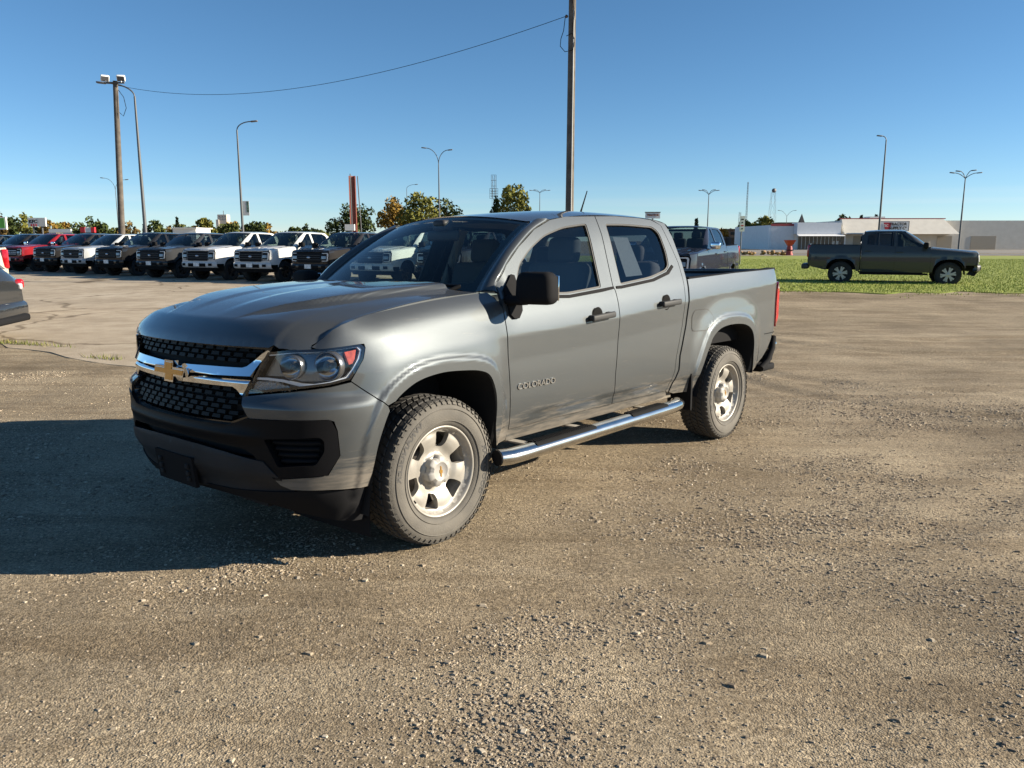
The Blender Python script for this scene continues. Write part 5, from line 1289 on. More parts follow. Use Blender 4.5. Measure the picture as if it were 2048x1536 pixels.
def hatch(name, label, P, Y, u):
    T = empty(name); tag(T, label, 'car')
    def sec(x, w, zl, zs, zbelt, wr, zr): return (x, [(w - .08, zl), (w - .02, zl + .10), (w, (zl + zs) / 2), (w - .01, zs), (w - .05, zbelt), (wr, zr - .05), (wr - .12, zr), (0, zr + .02)])
    S_ = [sec(.86, .62, .32, .55, .66, .50, .74), sec(.78, .74, .24, .60, .74, .60, .80), sec(.40, .88, .22, .66, .86, .70, .92), sec(-.35, .90, .22, .70, .95, .72, 1.00), sec(-.55, .90, .22, .70, .97, .70, 1.08), sec(-1.2, .90, .22, .70, .98, .58, 1.45), sec(-1.8, .90, .22, .72, 1.0, .57, 1.50), sec(-2.6, .90, .22, .72, 1.02, .56, 1.47), sec(-3.05, .89, .24, .74, 1.04, .55, 1.38), sec(-3.32, .87, .28, .76, 1.02, .56, 1.16), sec(-3.42, .80, .32, .74, .96, .55, 1.06), sec(-3.48, .74, .36, .60, .86, .52, .96)]
    loft_body(S_).build('body', P, T)
    for sg in (1, -1): MB().add([(-1.0, .79 * sg, 1.06), (-1.35, .665 * sg, 1.38), (-2.6, .655 * sg, 1.41), (-2.95, .72 * sg, 1.22), (-2.85, .83 * sg, 1.06)], [(0, 1, 2, 3, 4)]).build('side_window', TINTG, T)
    mb = MB(); mb.grid([[(-.62 - .58 * v, y * (1 - .2 * v), 1.09 + .38 * v) for y in (-.66, 0, .66)] for v in (0, 1)]); mb.build('windshield', WSG2, T)
    mb = MB(); mb.grid([[(-3.335 + .27 * v, y, 1.16 + .24 * v) for y in (-.52, 0, .52)] for v in (0, 1)]); mb.build('rear_window', TINTG, T)
    for sg in (1, -1):
        mb = MB(); mb.rbox((0, 0, 0), (.26, .20, .17), .05, 3, Matrix.Translation((-3.36, .755 * sg, .90)) @ Matrix.Rotation(R(-28 * sg), 4, 'Z')); tl = mb.build('tail_light', REDL, T)
        mb = MB(); mb.rbox((0, 0, 0), (.10, .205, .11), .03, 3, Matrix.Translation((-3.43, .72 * sg, .86)) @ Matrix.Rotation(R(-28 * sg), 4, 'Z')); mb.build('clear_lens', mat('pale_lens2', (.62, .62, .64), .12, .3, coat=1.), tl)
        mb = MB(); mb.rbox((.70, .66 * sg, .66), (.20, .24, .12), .05, 2); mb.build('headlight', SILVERP, T)
    mb = MB(); mb.rbox((-3.36, 0, .47), (.36, 1.66, .30), .10, 3); b = mb.build('rear_bumper', P, T)
    mb = MB(); mb.rbox((-3.42, 0, .33), (.30, 1.5, .12), .04, 2); mb.build('bumper_lip', BLACK, b)
    ty = MB(); ty.lathe([(.20, .08), (.215, .10), (.29, .105), (.315, .09), (.32, 0), (.315, -.09), (.2, -.1)], 32, 'Y'); tm = ty.mesh('tyre'); rm = MB(); rm.lathe([(.205, .095), (.19, .07), (.05, .08), (0, .08)], 24, 'Y'); rmm = rm.mesh('rim')
    for xa in (0, -2.6):
        for sg in (1, -1):
            w = empty('wheel', (xa, .80 * sg, .32), 0 if sg > 0 else math.pi, T); obj('tyre', tm, VTYRE, w); obj('rim', rmm, SILVERP, w)
    h = R(190); x = ray_x(u, Y)
    # rear-left corner at the bearing
    c = Vector((-3.56, .60, 0)); c.rotate(Euler((0, 0, h))); T.location = (x - c.x, Y - c.y, gz(x, Y)); T.rotation_euler = (0, 0, h)

# ------------------------------------------------------------------ surfaces around the lot
def asphalt_mat():
    m = bpy.data.materials.new('worn_asphalt'); m.use_nodes = True
    n = m.node_tree.nodes; L = m.node_tree.links; b = n['Principled BSDF']; b.inputs['Roughness'].default_value = .9; b.inputs['Specular IOR Level'].default_value = .2
    tc = n.new('ShaderNodeTexCoord')
    def noise(sc, det=5):
        t = n.new('ShaderNodeTexNoise'); t.inputs['Scale'].default_value = sc; t.inputs['Detail'].default_value = det; L.new(tc.outputs['Object'], t.inputs['Vector']); return t.outputs[0]
    def ramp(s, st):
        r = n.new('ShaderNodeValToRGB'); L.new(s, r.inputs[0]); e = r.color_ramp.elements
        while len(e) < len(st): e.new(.5)
        for q, (p, c) in zip(e, st): q.position = p; q.color = (*c, 1)
        return r.outputs[0]
    def mul(a, bb, f):
        x = n.new('ShaderNodeMix'); x.data_type = 'RGBA'; x.blend_type = 'MULTIPLY'; x.inputs[0].default_value = f; L.new(a, x.inputs[6]); L.new(bb, x.inputs[7]); return x.outputs[2]
    c = ramp(noise(.35, 6), [(.32, (.345, .285, .21)), (.5, (.43, .36, .27)), (.7, (.48, .41, .315))])
    c = mul(c, ramp(noise(85, 3), [(.33, (.55, .53, .50)), (.5, (1, 1, 1)), (.68, (1.3, 1.28, 1.24))]), .65)
    c = mul(c, ramp(noise(2.2, 6), [(.35, (.80, .78, .75)), (.6, (1.04, 1.04, 1.04))]), .8)
    # wandering cracks
    mp = n.new('ShaderNodeTexNoise'); mp.inputs['Scale'].default_value = .8; mp.inputs['Detail'].default_value = 6; L.new(tc.outputs['Object'], mp.inputs['Vector'])
    ad = n.new('ShaderNodeVectorMath'); ad.operation = 'MULTIPLY_ADD'; ad.inputs[1].default_value = (1.4, 1.4, 0); L.new(mp.outputs['Color'], ad.inputs[0]); L.new(tc.outputs['Object'], ad.inputs[2])
    v = n.new('ShaderNodeTexVoronoi'); v.feature = 'DISTANCE_TO_EDGE'; v.inputs['Scale'].default_value = .19; L.new(ad.outputs[0], v.inputs['Vector'])
    c = mul(c, ramp(v.outputs['Distance'], [(.0, (.30, .27, .23)), (.006, (.45, .42, .38)), (.012, (1, 1, 1))]), .8)
    L.new(c, b.inputs['Base Color'])
    bp = n.new('ShaderNodeBump'); bp.inputs['Strength'].default_value = .6; bp.inputs['Distance'].default_value = .006; L.new(noise(60, 4), bp.inputs['Height']); L.new(bp.outputs[0], b.inputs['Normal'])
    return m
def grass_mat(name, cols, sc=3.):
    m = bpy.data.materials.new(name); m.use_nodes = True
    n = m.node_tree.nodes; L = m.node_tree.links; b = n['Principled BSDF']; b.inputs['Roughness'].default_value = .8; b.inputs['Specular IOR Level'].default_value = .2
    tc = n.new('ShaderNodeTexCoord'); t = n.new('ShaderNodeTexNoise'); t.inputs['Scale'].default_value = sc; t.inputs['Detail'].default_value = 6; L.new(tc.outputs['Object'], t.inputs['Vector'])
    g = n.new('ShaderNodeNewGeometry'); a = n.new('ShaderNodeMath'); a.operation = 'MULTIPLY_ADD'; a.inputs[1].default_value = .45; L.new(g.outputs['Random Per Island'], a.inputs[0]); a2 = n.new('ShaderNodeMath'); a2.operation = 'MULTIPLY'; a2.inputs[1].default_value = .75; L.new(t.outputs[0], a2.inputs[0]); L.new(a2.outputs[0], a.inputs[2])
    r = n.new('ShaderNodeValToRGB'); e = r.color_ramp.elements
    while len(e) < len(cols): e.new(.5)
    for i, (q, c) in enumerate(zip(e, cols)): q.position = .25 + .5 * i / (len(cols) - 1); q.color = (*c, 1)
    L.new(a.outputs[0], r.inputs[0]); L.new(r.outputs[0], b.inputs['Base Color'])
    b.inputs['Subsurface Weight'].default_value = 0
    return m
GRASSM = grass_mat('lawn_grass', [(.10, .15, .022), (.17, .23, .035), (.28, .31, .07)])
def blades(pts, hmin, hmax, wid, rnd, lean=.5, seg=1):
    n = len(pts); a = rnd.rand(n) * 6.283; h = hmin + (hmax - hmin) * rnd.rand(n); w = wid * (.6 + .8 * rnd.rand(n)); la = rnd.rand(n) * 6.283; ll = lean * h * rnd.rand(n)
    d = np.c_[np.cos(a), np.sin(a), np.zeros(n)] * w[:, None] / 2
    tip = pts + np.c_[np.cos(la) * ll, np.sin(la) * ll, h]
    V = np.stack([pts - d, pts + d, tip], 1).reshape(-1, 3); F = np.arange(3 * n).reshape(n, 3)
    return V, F
def build_surfaces():
    # asphalt apron with a ragged edge
    edge = []
    for t in np.linspace(0, 1, 60):
        x = -22 + 27 * t; y = 12.3 + (x + 7.9) * -.70 + .5 * (float(fbm(x * .9, 3.3)) - .5) * 2 + .25 * (float(fbm(x * 3.1, 9.)) - .5) * 2
        edge.append((x, max(y, 9.0 + .3 * (float(fbm(x * 1.7, 1.)) - .5)) if x < 1 else 9.1 + (x - 1) * 2.6))
    loop = edge + [(7, 40), (9, 70), (-90, 70), (-90, 40), (-40, 34)]
    D = panel_data([loop], lambda x, y: (x, y, gz(x, y) + .014), .7, .03)
    a = obj('asphalt_apron', panel_mesh('asphalt_apron', D), asphalt_mat()); tag(a, kind='structure')
    # far street and store parking
    mb = MB(); mb.grid([[(x, y, .012 + (.0 if y > 89 else 0)) for x in np.linspace(-300, 320, 12)] for y in (92, 104)]); r = mb.build('road', mat('street_asphalt', (.16, .15, .135), .9, var=.2, vscale=.5)); tag(r, kind='structure')
    mb = MB(); mb.grid([[(x, y, .016) for x in np.linspace(20, 220, 8)] for y in (108, 150)]); r = mb.build('store_parking', mat('parking_asphalt', (.21, .19, .165), .9, var=.2, vscale=.4)); tag(r, kind='structure')
    # lawn
    lo = []
    for x in np.linspace(4.2, 46, 50): lo.append((x, 22.0 + .022 * (x - 4) + 1.3 * (float(fbm(x * .7, 2.)) - .5) * 2 + .6 * (float(fbm(x * 3.3, 7.)) - .5) * 2))
    loop = lo + [(60, 50), (75, 88), (5, 88), (4.2, 50)]
    D = panel_data([loop], lambda x, y: (x, y, gz(x, y) + .02), 1.0, .04)
    g = obj('lawn', panel_mesh('lawn', D), GRASSM); tag(g, kind='structure')
    rnd = np.random.RandomState(4); n = 190000
    x = 4.2 + 40 * rnd.rand(n); y = 20.3 + 42 * rnd.rand(n) ** 1.7
    k = pip(loop, x, y - .05) | (pip(loop, x, y + 1.3 * rnd.rand(n)) & (fbm(x * 1.6, y * 1.6) > .52) & (rnd.rand(n) < .6)); x, y = x[k], y[k]
    z = np.array([gz(a_, b_) for a_, b_ in zip(x, y)]) + .015
    V, F = blades(np.c_[x, y, z], .02, .075, .020, rnd, .9)
    me = np_mesh('grass_blades', V, F); me.materials.append(grass_mat('grass_blade', [(.10, .15, .02), (.19, .26, .038), (.32, .34, .085)], 1.2)); o = obj('grass', me); tag(o, 'short green grass growing on the lawn', 'grass', None, 'stuff')
    # weeds along the asphalt crack, left
    for i, (u, yy, nn, wx) in enumerate([(40, 12.6, 260, .45), (205, 11.2, 90, .2), (330, 10.1, 60, .16)]):
        cx = ray_x(u, yy); px_ = cx + rnd.randn(nn) * wx; py = yy + (px_ - cx) * -.35 + rnd.randn(nn) * .05
        V, F = blades(np.c_[px_, py, [gz(a_, b_) + .01 for a_, b_ in zip(px_, py)]], .03, .09, .012, rnd, .9)
        me = np_mesh('weed_tuft', V, F); me.materials.append(grass_mat('weed_%d' % i, [(.06, .09, .015), (.13, .16, .03), (.26, .22, .08)], 5)); o = obj('weed_tuft', me)
        tag(o, ['low weeds in the pavement seam at the left edge', 'small weeds in the pavement seam left of the grey pickup grille', 'sparse weeds at the pavement edge close to the grey pickup fender'][i], 'weeds', None, 'stuff')
def build_stones():
    rnd = np.random.RandomState(8); N = 420000
    # spread over the gravel in view, denser close by and in drifts
    y = 1.7 + 8.5 * rnd.rand(N) ** 1.7; x = (rnd.rand(N) * 2 - 1) * (.72 * y + .4)
    dn = fbm(x * .8 + 3, y * .8, 4); d2 = fbm(x * 3.1, y * 3.1 + 8, 3)
    keep = rnd.rand(N) < np.clip((dn - .40) * 4.0, .10, 1) * np.clip((d2 - .25) * 2.4, .15, 1)
    k2 = ~pip([(-30, 30), (-22, 22.2), (-7.9, 12.4), (-4.9, 10.3), (-3, 9.1), (1, 9.1), (3, 14), (9, 30)], x, y)
    x, y = x[keep & k2], y[keep & k2]; n = len(x)
    big = rnd.rand(n) < .012
    sz = np.exp(rnd.randn(n) * .42) * .0021 * (1 + .5 * np.clip(dn[keep & k2] - .5, 0, 1) * 3); sz[big] *= 2.2; sz = np.clip(sz, .0012, .0100) * np.clip(.85 + .05 * y, 1, 1.4)
    C = np.array([(-1, -1, -.6), (1, -1, -.6), (1, 1, -.6), (-1, 1, -.6), (-.7, -.7, .7), (.7, -.7, .7), (.7, .7, .7), (-.7, .7, .7)])
    V = C[None] * (1 + .45 * (rnd.rand(n, 8, 1) - .5)) * (1 + .35 * (rnd.rand(n, 8, 3) - .5)) * np.c_[1 + .5 * rnd.rand(n), .7 + .4 * rnd.rand(n), .45 + .4 * rnd.rand(n)][:, None, :] * sz[:, None, None]
    a = rnd.rand(n) * 6.283; c, s_ = np.cos(a)[:, None], np.sin(a)[:, None]
    X = V[..., 0] * c - V[..., 1] * s_; Y = V[..., 0] * s_ + V[..., 1] * c
    gx, gy, gZ = GRID
    xi = np.clip(np.searchsorted(gx, x) - 1, 0, len(gx) - 2); yi = np.clip(np.searchsorted(gy, y) - 1, 0, len(gy) - 2)
    fx = (x - gx[xi]) / (gx[xi + 1] - gx[xi]); fy = (y - gy[yi]) / (gy[yi + 1] - gy[yi])
    z = gZ[yi, xi] * (1 - fx) * (1 - fy) + gZ[yi, xi + 1] * fx * (1 - fy) + gZ[yi + 1, xi] * (1 - fx) * fy + gZ[yi + 1, xi + 1] * fx * fy
    V = np.stack([X + x[:, None], Y + y[:, None], V[..., 2] + (z + sz * .25)[:, None]], 2).reshape(-1, 3)
    F = np.array([(0, 3, 2, 1), (4, 5, 6, 7), (0, 1, 5, 4), (1, 2, 6, 5), (2, 3, 7, 6), (3, 0, 4, 7)])
    F = (F[None] + (np.arange(n) * 8)[:, None, None]).reshape(-1, 4)
    me = np_mesh('gravel', V, F, False)
    m = bpy.data.materials.new('pebble'); m.use_nodes = True; nn = m.node_tree.nodes; L = m.node_tree.links; b = nn['Principled BSDF']; b.inputs['Roughness'].default_value = .9; b.inputs['Specular IOR Level'].default_value = .2
    g = nn.new('ShaderNodeNewGeometry'); r = nn.new('ShaderNodeValToRGB'); e = r.color_ramp.elements; e.new(.4); e.new(.8)
    for q, (p, col) in zip(e, [(0, (.17, .135, .10)), (.35, (.29, .235, .17)), (.8, (.38, .315, .23)), (1, (.50, .43, .33))]): q.position = p; q.color = (*col, 1)
    L.new(g.outputs['Random Per Island'], r.inputs[0]); L.new(r.outputs[0], b.inputs['Base Color']); me.materials.append(m)
    o = obj('gravel', me); tag(o, 'loose brown and pale gravel scattered over the dirt lot', 'gravel', None, 'stuff')
# ------------------------------------------------------------------ trees
def leaf_mat(name, cols):
    m = grass_mat(name, cols, .5); return m
LEAFM = {}
def tree(u, Y, ztop, wpx, cols, label, group=None, leaves=1600, kind='round', seed=1, zlow=None, lobes=9, leaf=None, name='tree'):
    """u bearing of the trunk, ztop crown top in metres, wpx crown width in photo pixels"""
    rnd = np.random.RandomState(seed); x = ray_x(u, Y); W = wpx / 1590. * Y; H = ztop
    T = empty(name, (x, Y, 0)); tag(T, label, 'tree', group)
    lf = leaf or max(.18, Y * .0021)
    zl = zlow if zlow is not None else H * .25
    if kind == 'conifer':
        t = rnd.rand(leaves) ** .8; a = rnd.rand(leaves) * 6.283; tier = (np.floor(t * 9) + .2 + .8 * ((t * 9) % 1)) / 9
        rr = (1 - tier) * W / 2 * (.35 + .65 * np.sqrt(rnd.rand(leaves))) + .05; P = np.c_[np.cos(a) * rr, np.sin(a) * rr, zl * .4 + (H - zl * .4) * t]
    else:
        P = []
        C = []
        for k in range(lobes):
            a = rnd.rand() * 6.283; rr = W / 2 * .62 * math.sqrt(rnd.rand()); zc = zl + (H - zl) * (.22 + .60 * rnd.rand()); C.append((math.cos(a) * rr, math.sin(a) * rr, zc, W * (.15 + .13 * rnd.rand()), (H - zl) * (.14 + .12 * rnd.rand())))
        C.append((0, 0, H - (H - zl) * .22, W * .20, (H - zl) * .22))
        C.append((-W * .36, 0, zl + (H - zl) * .42, W * .15, (H - zl) * .2)); C.append((W * .36, 0, zl + (H - zl) * .38, W * .15, (H - zl) * .2))
        for k in range(leaves):
            c = C[rnd.randint(len(C))]; d = rnd.randn(3); d /= np.linalg.norm(d) + 1e-9; q = .55 + .5 * rnd.rand() ** .6 if rnd.rand() < .8 else rnd.rand()
            P.append((c[0] + d[0] * c[3] * q, c[1] + d[1] * c[3] * q, c[2] + d[2] * c[4] * q))
        P = np.array(P)
    n = len(P); A = rnd.randn(n, 3); A /= np.linalg.norm(A, axis=1)[:, None]; B = np.cross(A, rnd.randn(n, 3)); B /= np.linalg.norm(B, axis=1)[:, None] + 1e-9; s_ = lf * (.5 + .9 * rnd.rand(n))[:, None]
    V = np.stack([P - A * s_, P - B * s_ * .55, P + A * s_, P + B * s_ * .55], 1).reshape(-1, 3); F = np.arange(4 * n).reshape(n, 4)
    key = tuple(cols)
    if key not in LEAFM: LEAFM[key] = leaf_mat('leaf_%d' % len(LEAFM), cols)
    me = np_mesh('crown', V, F); me.materials.append(LEAFM[key]); obj('crown', me, None, T)
    tr = MB(); r0 = max(.10, W * .030)
    tr.tube([(0, 0, -.1), (.02 * H, 0, H * .22), (0, .01 * H, H * .45), (0, 0, H * .72)], [r0 * 1.3, r0, r0 * .7, r0 * .25], 7)
    if kind != 'conifer':
        for k in range(5):
            a = rnd.rand() * 6.283; z0 = H * (.22 + .3 * rnd.rand()); tr.tube([(0, 0, z0), (math.cos(a) * W * .16, math.sin(a) * W * .16, z0 + H * .14), (math.cos(a) * W * .32, math.sin(a) * W * .32, z0 + H * .26)], [r0 * .5, r0 * .32, r0 * .12], 5)
    tr.build('trunk', mat('bark', (.065, .050, .038), .9, var=.3, vscale=4), T)
    return T
GRN = ((.030, .045, .010), (.060, .080, .018), (.115, .125, .035)); DGR = ((.018, .030, .010), (.035, .052, .014), (.065, .085, .022)); ORG = ((.10, .065, .012), (.20, .125, .022), (.30, .19, .04)); YGR = ((.060, .070, .012), (.115, .120, .022), (.19, .18, .04)); CON = ((.012, .022, .014), (.022, .036, .020), (.04, .055, .03)); BRN = ((.06, .042, .015), (.11, .075, .025), (.16, .11, .035))
TREEC = {GRN: 'green tree', DGR: 'dark green tree', YGR: 'yellowish green tree', ORG: 'orange tree', BRN: 'brown tree', CON: 'dark conifer'}
def build_trees():
    tree(703, 112, 6.9, 96, DGR, 'dark green broad tree behind the red steel column', leaves=2600, seed=3, zlow=1.0)
    tree(786, 150, 9.8, 62, ORG, 'orange turning tree left of the big green tree, behind the grey pickup windshield', leaves=1500, seed=5, zlow=2.)
    tree(840, 146, 10.3, 88, YGR, 'green tree directly right of the orange tree', leaves=2200, seed=6, zlow=2.2)
    tree(893, 150, 9.4, 80, GRN, 'green tree behind the tall double arm street lamp', leaves=2000, seed=7, zlow=2.)
    tree(1030, 150, 11.9, 66, YGR, 'yellowish green tree above the roof front of the grey pickup', leaves=2000, seed=9, zlow=3.)
    tree(992, 152, 10.0, 26, DGR, 'slim dark green tree left of the yellowish green tree', leaves=700, seed=10, zlow=2.)
    tree(1527, 230, 8.8, 38, YGR, 'yellow green tree beside the lattice mast left of the store', leaves=1000, seed=12)
    tree(1488, 236, 7.6, 26, DGR, 'dark tree behind the brown low building', leaves=600, seed=13)
    tree(1505, 240, 7.2, 22, YGR, 'small light green tree between two others left of the store', leaves=450, seed=14)
    tree(1681, 190, 8.0, 40, DGR, 'dark round tree rising behind the store roof', leaves=1000, seed=15, zlow=1.)
    tree(1718, 195, 7.6, 22, CON, 'dark conifer behind the store roof near its sign', leaves=600, seed=16, kind='conifer')
    tree(1748, 198, 7.8, 18, CON, 'small dark conifer behind the store roof beside the tall lamp', leaves=400, seed=17, kind='conifer')
    tree(1391, 210, 7.2, 14, CON, 'narrow dark conifer above the navy pickup cab', leaves=400, seed=18, kind='conifer')
    tree(1442, 236, 5.4, 30, ORG, 'low orange tree left of the brown building', leaves=600, seed=19)
    tree(411, 170, 6.4, 48, YGR, 'green tree left of the white grain elevator', leaves=1100, seed=21)
    tree(358, 178, 6.6, 12, CON, 'pointed dark conifer in the left treeline', leaves=350, seed=22, kind='conifer')
    tree(510, 165, 5.6, 52, DGR, 'dark green tree right of the banner street lamp', leaves=900, seed=23)
    tree(462, 172, 5.4, 46, GRN, 'green tree just below the white grain elevator', leaves=800, seed=24)
    tree(614, 160, 4.9, 20, DGR, 'small dark tree left of the dark broad tree', leaves=350, seed=25)
    rnd = random.Random(2); u = -40; i = 0
    while u < 660:
        w = rnd.uniform(24, 46); h = rnd.uniform(4.0, 6.0) if u < 540 else rnd.uniform(3.0, 4.0); c = rnd.choice([GRN, DGR, YGR, ORG, BRN, GRN, DGR])
        if u < 60: h += 1.0
        k = 'conifer' if rnd.random() < .1 else 'round'
        if k == 'conifer': c = CON
        tree(u, rnd.uniform(185, 230), h * 1.25, w if k == 'round' else 16, c if k == 'round' else CON, TREEC[c] + ' far off behind ' + next(t for lim, t in ((40, 'the green billboard'), (110, 'the white restaurant sign'), (200, 'the white and red sign box'), (330, 'the floodlight pole and the steel lamp'), (430, 'the long low white roof'), (540, 'the banner street lamp'), (999, 'the white pickups')) if u < lim), 'far treeline behind the parked row', leaves=420, seed=40 + i, kind=k, lobes=5)
        u += w * rnd.uniform(.30, .5); i += 1
    for j, (u, w, h, c) in enumerate([(1405, 30, 3.6, ORG), (1425, 26, 4.6, BRN), (1460, 30, 4.6, ORG), (1478, 26, 5.4, BRN)]): tree(u, 262, h * 1.2, w, c, 'low autumn tree behind the brown buildings', 'autumn trees behind the brown buildings', leaves=350, seed=90 + j, lobes=5)
# ------------------------------------------------------------------ poles, lamps, masts
WOOD = mat('weathered_wood', (.105, .09, .075), .9, var=.35, vscale=3, bump=.5, bscale=30)
GALV = mat('galvanised_steel', (.095, .10, .105), .5, .3)
LAMPH = mat('lamp_grey_head', (.12, .12, .125), .5)
def zat(v, Y): 
    t = (768 - v) / 1590.; c, s_ = math.cos(PITCH), math.sin(PITCH)
    return 1.62 + Y * (t * c - s_) / (c + t * s_)
def lamp(label, u, Y, vtop, arms, r=.09, name='street_lamp', curve=True, lean=0., du=0):
    """arms: list of (dx metres, rise metres)"""
    h = zat(vtop, Y); T = empty(name, (ray_x(u, Y), Y, 0)); tag(T, label, 'street lamp')
    mb = MB(); hp = h - max(max(a[1] for a in arms), .15)
    mb.tube([(0, 0, 0), (lean * .5, 0, hp * .5), (lean, 0, hp)], [r * 1.25, r, r * .62], 10); po = mb.build('pole', GALV, T)
    for dx, rise in arms:
        am = MB(); P = []
        for k in range(9):
            t = k / 8
            if curve: P.append((lean + dx * (1 - math.cos(t * math.pi / 2)), 0, hp + rise * math.sin(t * math.pi / 2)))
            else: P.append((lean + dx * t, 0, hp + rise * (1 - (1 - t) ** 2)))
        am.tube(P, r * .45, 7); ar = am.build('arm', GALV, T)
        hd_ = MB(); sg = 1 if dx > 0 else -1; hd_.rbox((0, 0, 0), (.62, .30, .13), .05, 2, Matrix.Translation((lean + dx + sg * .25, 0, hp + rise + .02)) @ Matrix.Rotation(R(-6 * sg), 4, 'Y')); hd_.build('lamp_head', LAMPH, ar)
    return T
def build_poles():
    # wooden pole with floodlights on the left
    Y = 48.; x = ray_x(247, Y); H = zat(162, Y); T = empty('utility_pole', (x, Y, 0)); tag(T, 'weathered wooden pole with two white floodlights, behind the parked row', 'pole')
    ln = .45
    mb = MB(); mb.tube([(0, 0, 0), (ln * .5, 0, H / 2), (ln, 0, H)], [.19, .165, .135], 12); mb.build('pole', WOOD, T)
    mb = MB(); mb.box((ln, -.13, H - .12), (1.15, .07, .09)); mb.build('cross_arm', WOOD, T)
    for dx, rz in ((-.50, 35), (.42, 15)):
        f = MB(); M = Matrix.Translation((ln + dx, -.18, H + .12)) @ Matrix.Rotation(R(rz), 4, 'Z') @ Matrix.Rotation(R(35), 4, 'X'); f.rbox((0, 0, 0), (.46, .16, .36), .05, 2, M); fo_ = f.build('floodlight', WHITEP, T)
        g = MB(); g.box((0, -.085, 0), (.38, .012, .28), M); g.build('floodlight_glass', mat('flood_glass', (.10, .10, .11), .15), fo_)
        b = MB(); b.tube([(ln + dx, -.16, H - .10), (ln + dx, -.17, H + .02)], .03, 6); b.build('bracket', WHITEP, fo_)
    c = MB(); c.tube([(ln + .16, -.05, H - .5), (ln + .45, -.1, H - .9), (ln + .55, -.1, H - 1.5), (ln + .35, -.1, H - 1.95), (ln + .14, -.1, H - 1.75)], .018, 5); c.build('loose_cable', BLACK, T)
    p0 = Vector((x + ln + .14, Y, H - .25))
    # wooden pole behind the cab
    Y2 = 31.; x2 = ray_x(1137, Y2); T = empty('utility_pole', (x2, Y2, 0)); tag(T, 'tall wooden utility pole rising behind the roof of the grey pickup', 'pole'); ln2 = .02
    mb = MB(); mb.tube([(0, 0, 0), (ln2 * .5, 0, 6), (ln2, 0, 12.6)], [.165, .145, .125], 14); mb.build('pole', WOOD, T)
    cd = MB(); cd.tube([(.045, -.165, 0), (.045 + ln2 * .5, -.148, 6), (.045 + ln2, -.13, 9.9)], .022, 6); cd.build('conduit', mat('grey_conduit', (.45, .45, .43), .5), T)
    zi = zat(33, Y2); ins = MB(); ins.lathe([(.0, -.06), (.05, -.05), (.06, 0), (.04, .04), (0, .06)], 10, 'X', Matrix.Translation((-.19, -.02, zi))); ins.build('insulator', mat('porcelain', (.10, .06, .04), .3), T)
    cr = MB(); cr.tube([(-.02, -.1, zi + .68), (-.5, -.1, zi + .72)], .03, 6); cr.build('bracket', GALV, T)
    cl = MB(); cl.tube([(-.24, -.05, zi), (-.30, -.06, zi - .5), (-.40, -.1, zi - .8), (-.42, -.1, zi - 1.05), (-.25, -.15, zi - 1.25), (.05, -.17, zi - 1.2), (.10, -.17, zi - .85), (.02, -.16, zi - .6), (-.2, -.12, zi - .7)], .014, 5); cl.tube([(.0, -.15, zi + .6), (.08, -.16, zi + .1), (.03, -.16, zi - .55)], .014, 5); cl.build('loose_cable', BLACK, T)
    p1 = Vector((x2 - .22, Y2 - .02, zi))
    P = []
    for k in range(33):
        t = k / 32; q = p0.lerp(p1, t); q.z -= 1.45 * 4 * t * (1 - t) * (1 - .15 * t); P.append(q)
    w_ = MB(); w_.tube(P, .011, 5); tag(w_.build('power_cable', BLACK), 'thin black cable sagging between the two wooden poles', 'cable')
    lamp('tall steel lamp with its arm curling left, beside the floodlight pole', 296, 58, 166, [(-2.0, .9)], .11)
    T = lamp('steel street lamp with short right arm and white banner', 489, 75, 243, [(1.35, .75)], .11)
    zb0, zb1 = zat(431, 75), zat(402, 75); b = MB(); b.box((.42, 0, (zb0 + zb1) / 2), (.58, .03, zb1 - zb0)); bo = b.build('banner', mat('banner_cloth', (.62, .62, .58), .8), T)
    b = MB(); b.box((.58, -.018, (zb0 + zb1) / 2 + .12), (.22, .006, (zb1 - zb0) * .75)); b.build('banner_print', mat('banner_print', (.10, .17, .13), .8, var=.9, vscale=6), bo)
    lamp('slender double arm lamp half hidden by the floodlight pole', 241, 150, 356, [(-2.0, 2.2), (2.0, 1.9)], .08)
    lamp('tall double arm lamp above the green trees, left of the windshield top', 880, 105, 296, [(-1.6, 2.0), (1.25, 1.75)], .10)
    lamp('small single arm lamp rising behind the orange tree', 816, 170, 369, [(1.8, .9)], .08)
    lamp('distant four head lamp between the green tree and the utility pole', 1079, 190, 380, [(-1.9, .5), (1.9, .5), (-.9, .6), (.9, .6)], .10, curve=False)
    lamp('four head parking lamp above the navy pickup', 1413, 160, 380, [(-1.5, .8), (1.5, .8), (-.8, .9), (.8, .9)], .11, curve=False)
    lamp('two head lamp left of the church spire', 1570, 230, 421, [(-2.1, 1.6), (2.1, 1.6)], .10, curve=False)
    lamp('tall single lamp in front of the store with a short left arm', 1754, 95, 272, [(-.55, .45)], .11)
    lamp('four head lamp near the right end of the store', 1916, 105, 341, [(-1.5, .7), (1.5, .7), (-.75, .9), (.75, 1.0)], .10, curve=False)
    # red steel column with two thin posts
    Y = 70.; h = zat(352, Y); T = empty('steel_column', (ray_x(714, Y), Y, 0)); tag(T, 'rust red bare steel sign column flanked by two thin posts', 'sign column'); T.rotation_euler = (0, 0, R(28))
    for c, d in (((0, 0, h / 2), (.06, .50, h)), ((-.26, 0, h / 2), (.46, .05, h)), ((.0, .25, h / 2 - .01), (.40, .03, h - .02))): MB().box(c, d).build('steel_plate', mat('rust_red_paint', (.24, .065, .045), .6, var=.15, vscale=2), T)
    for dx, hh in ((-.52, h + .15), (.62, h - .02)):
        p = MB(); p.tube([(dx * .8, -.25, 0), (dx * .8 - (.0 if dx < 0 else .28), -.25, hh)], .045, 8); p.build('post', GALV, T)
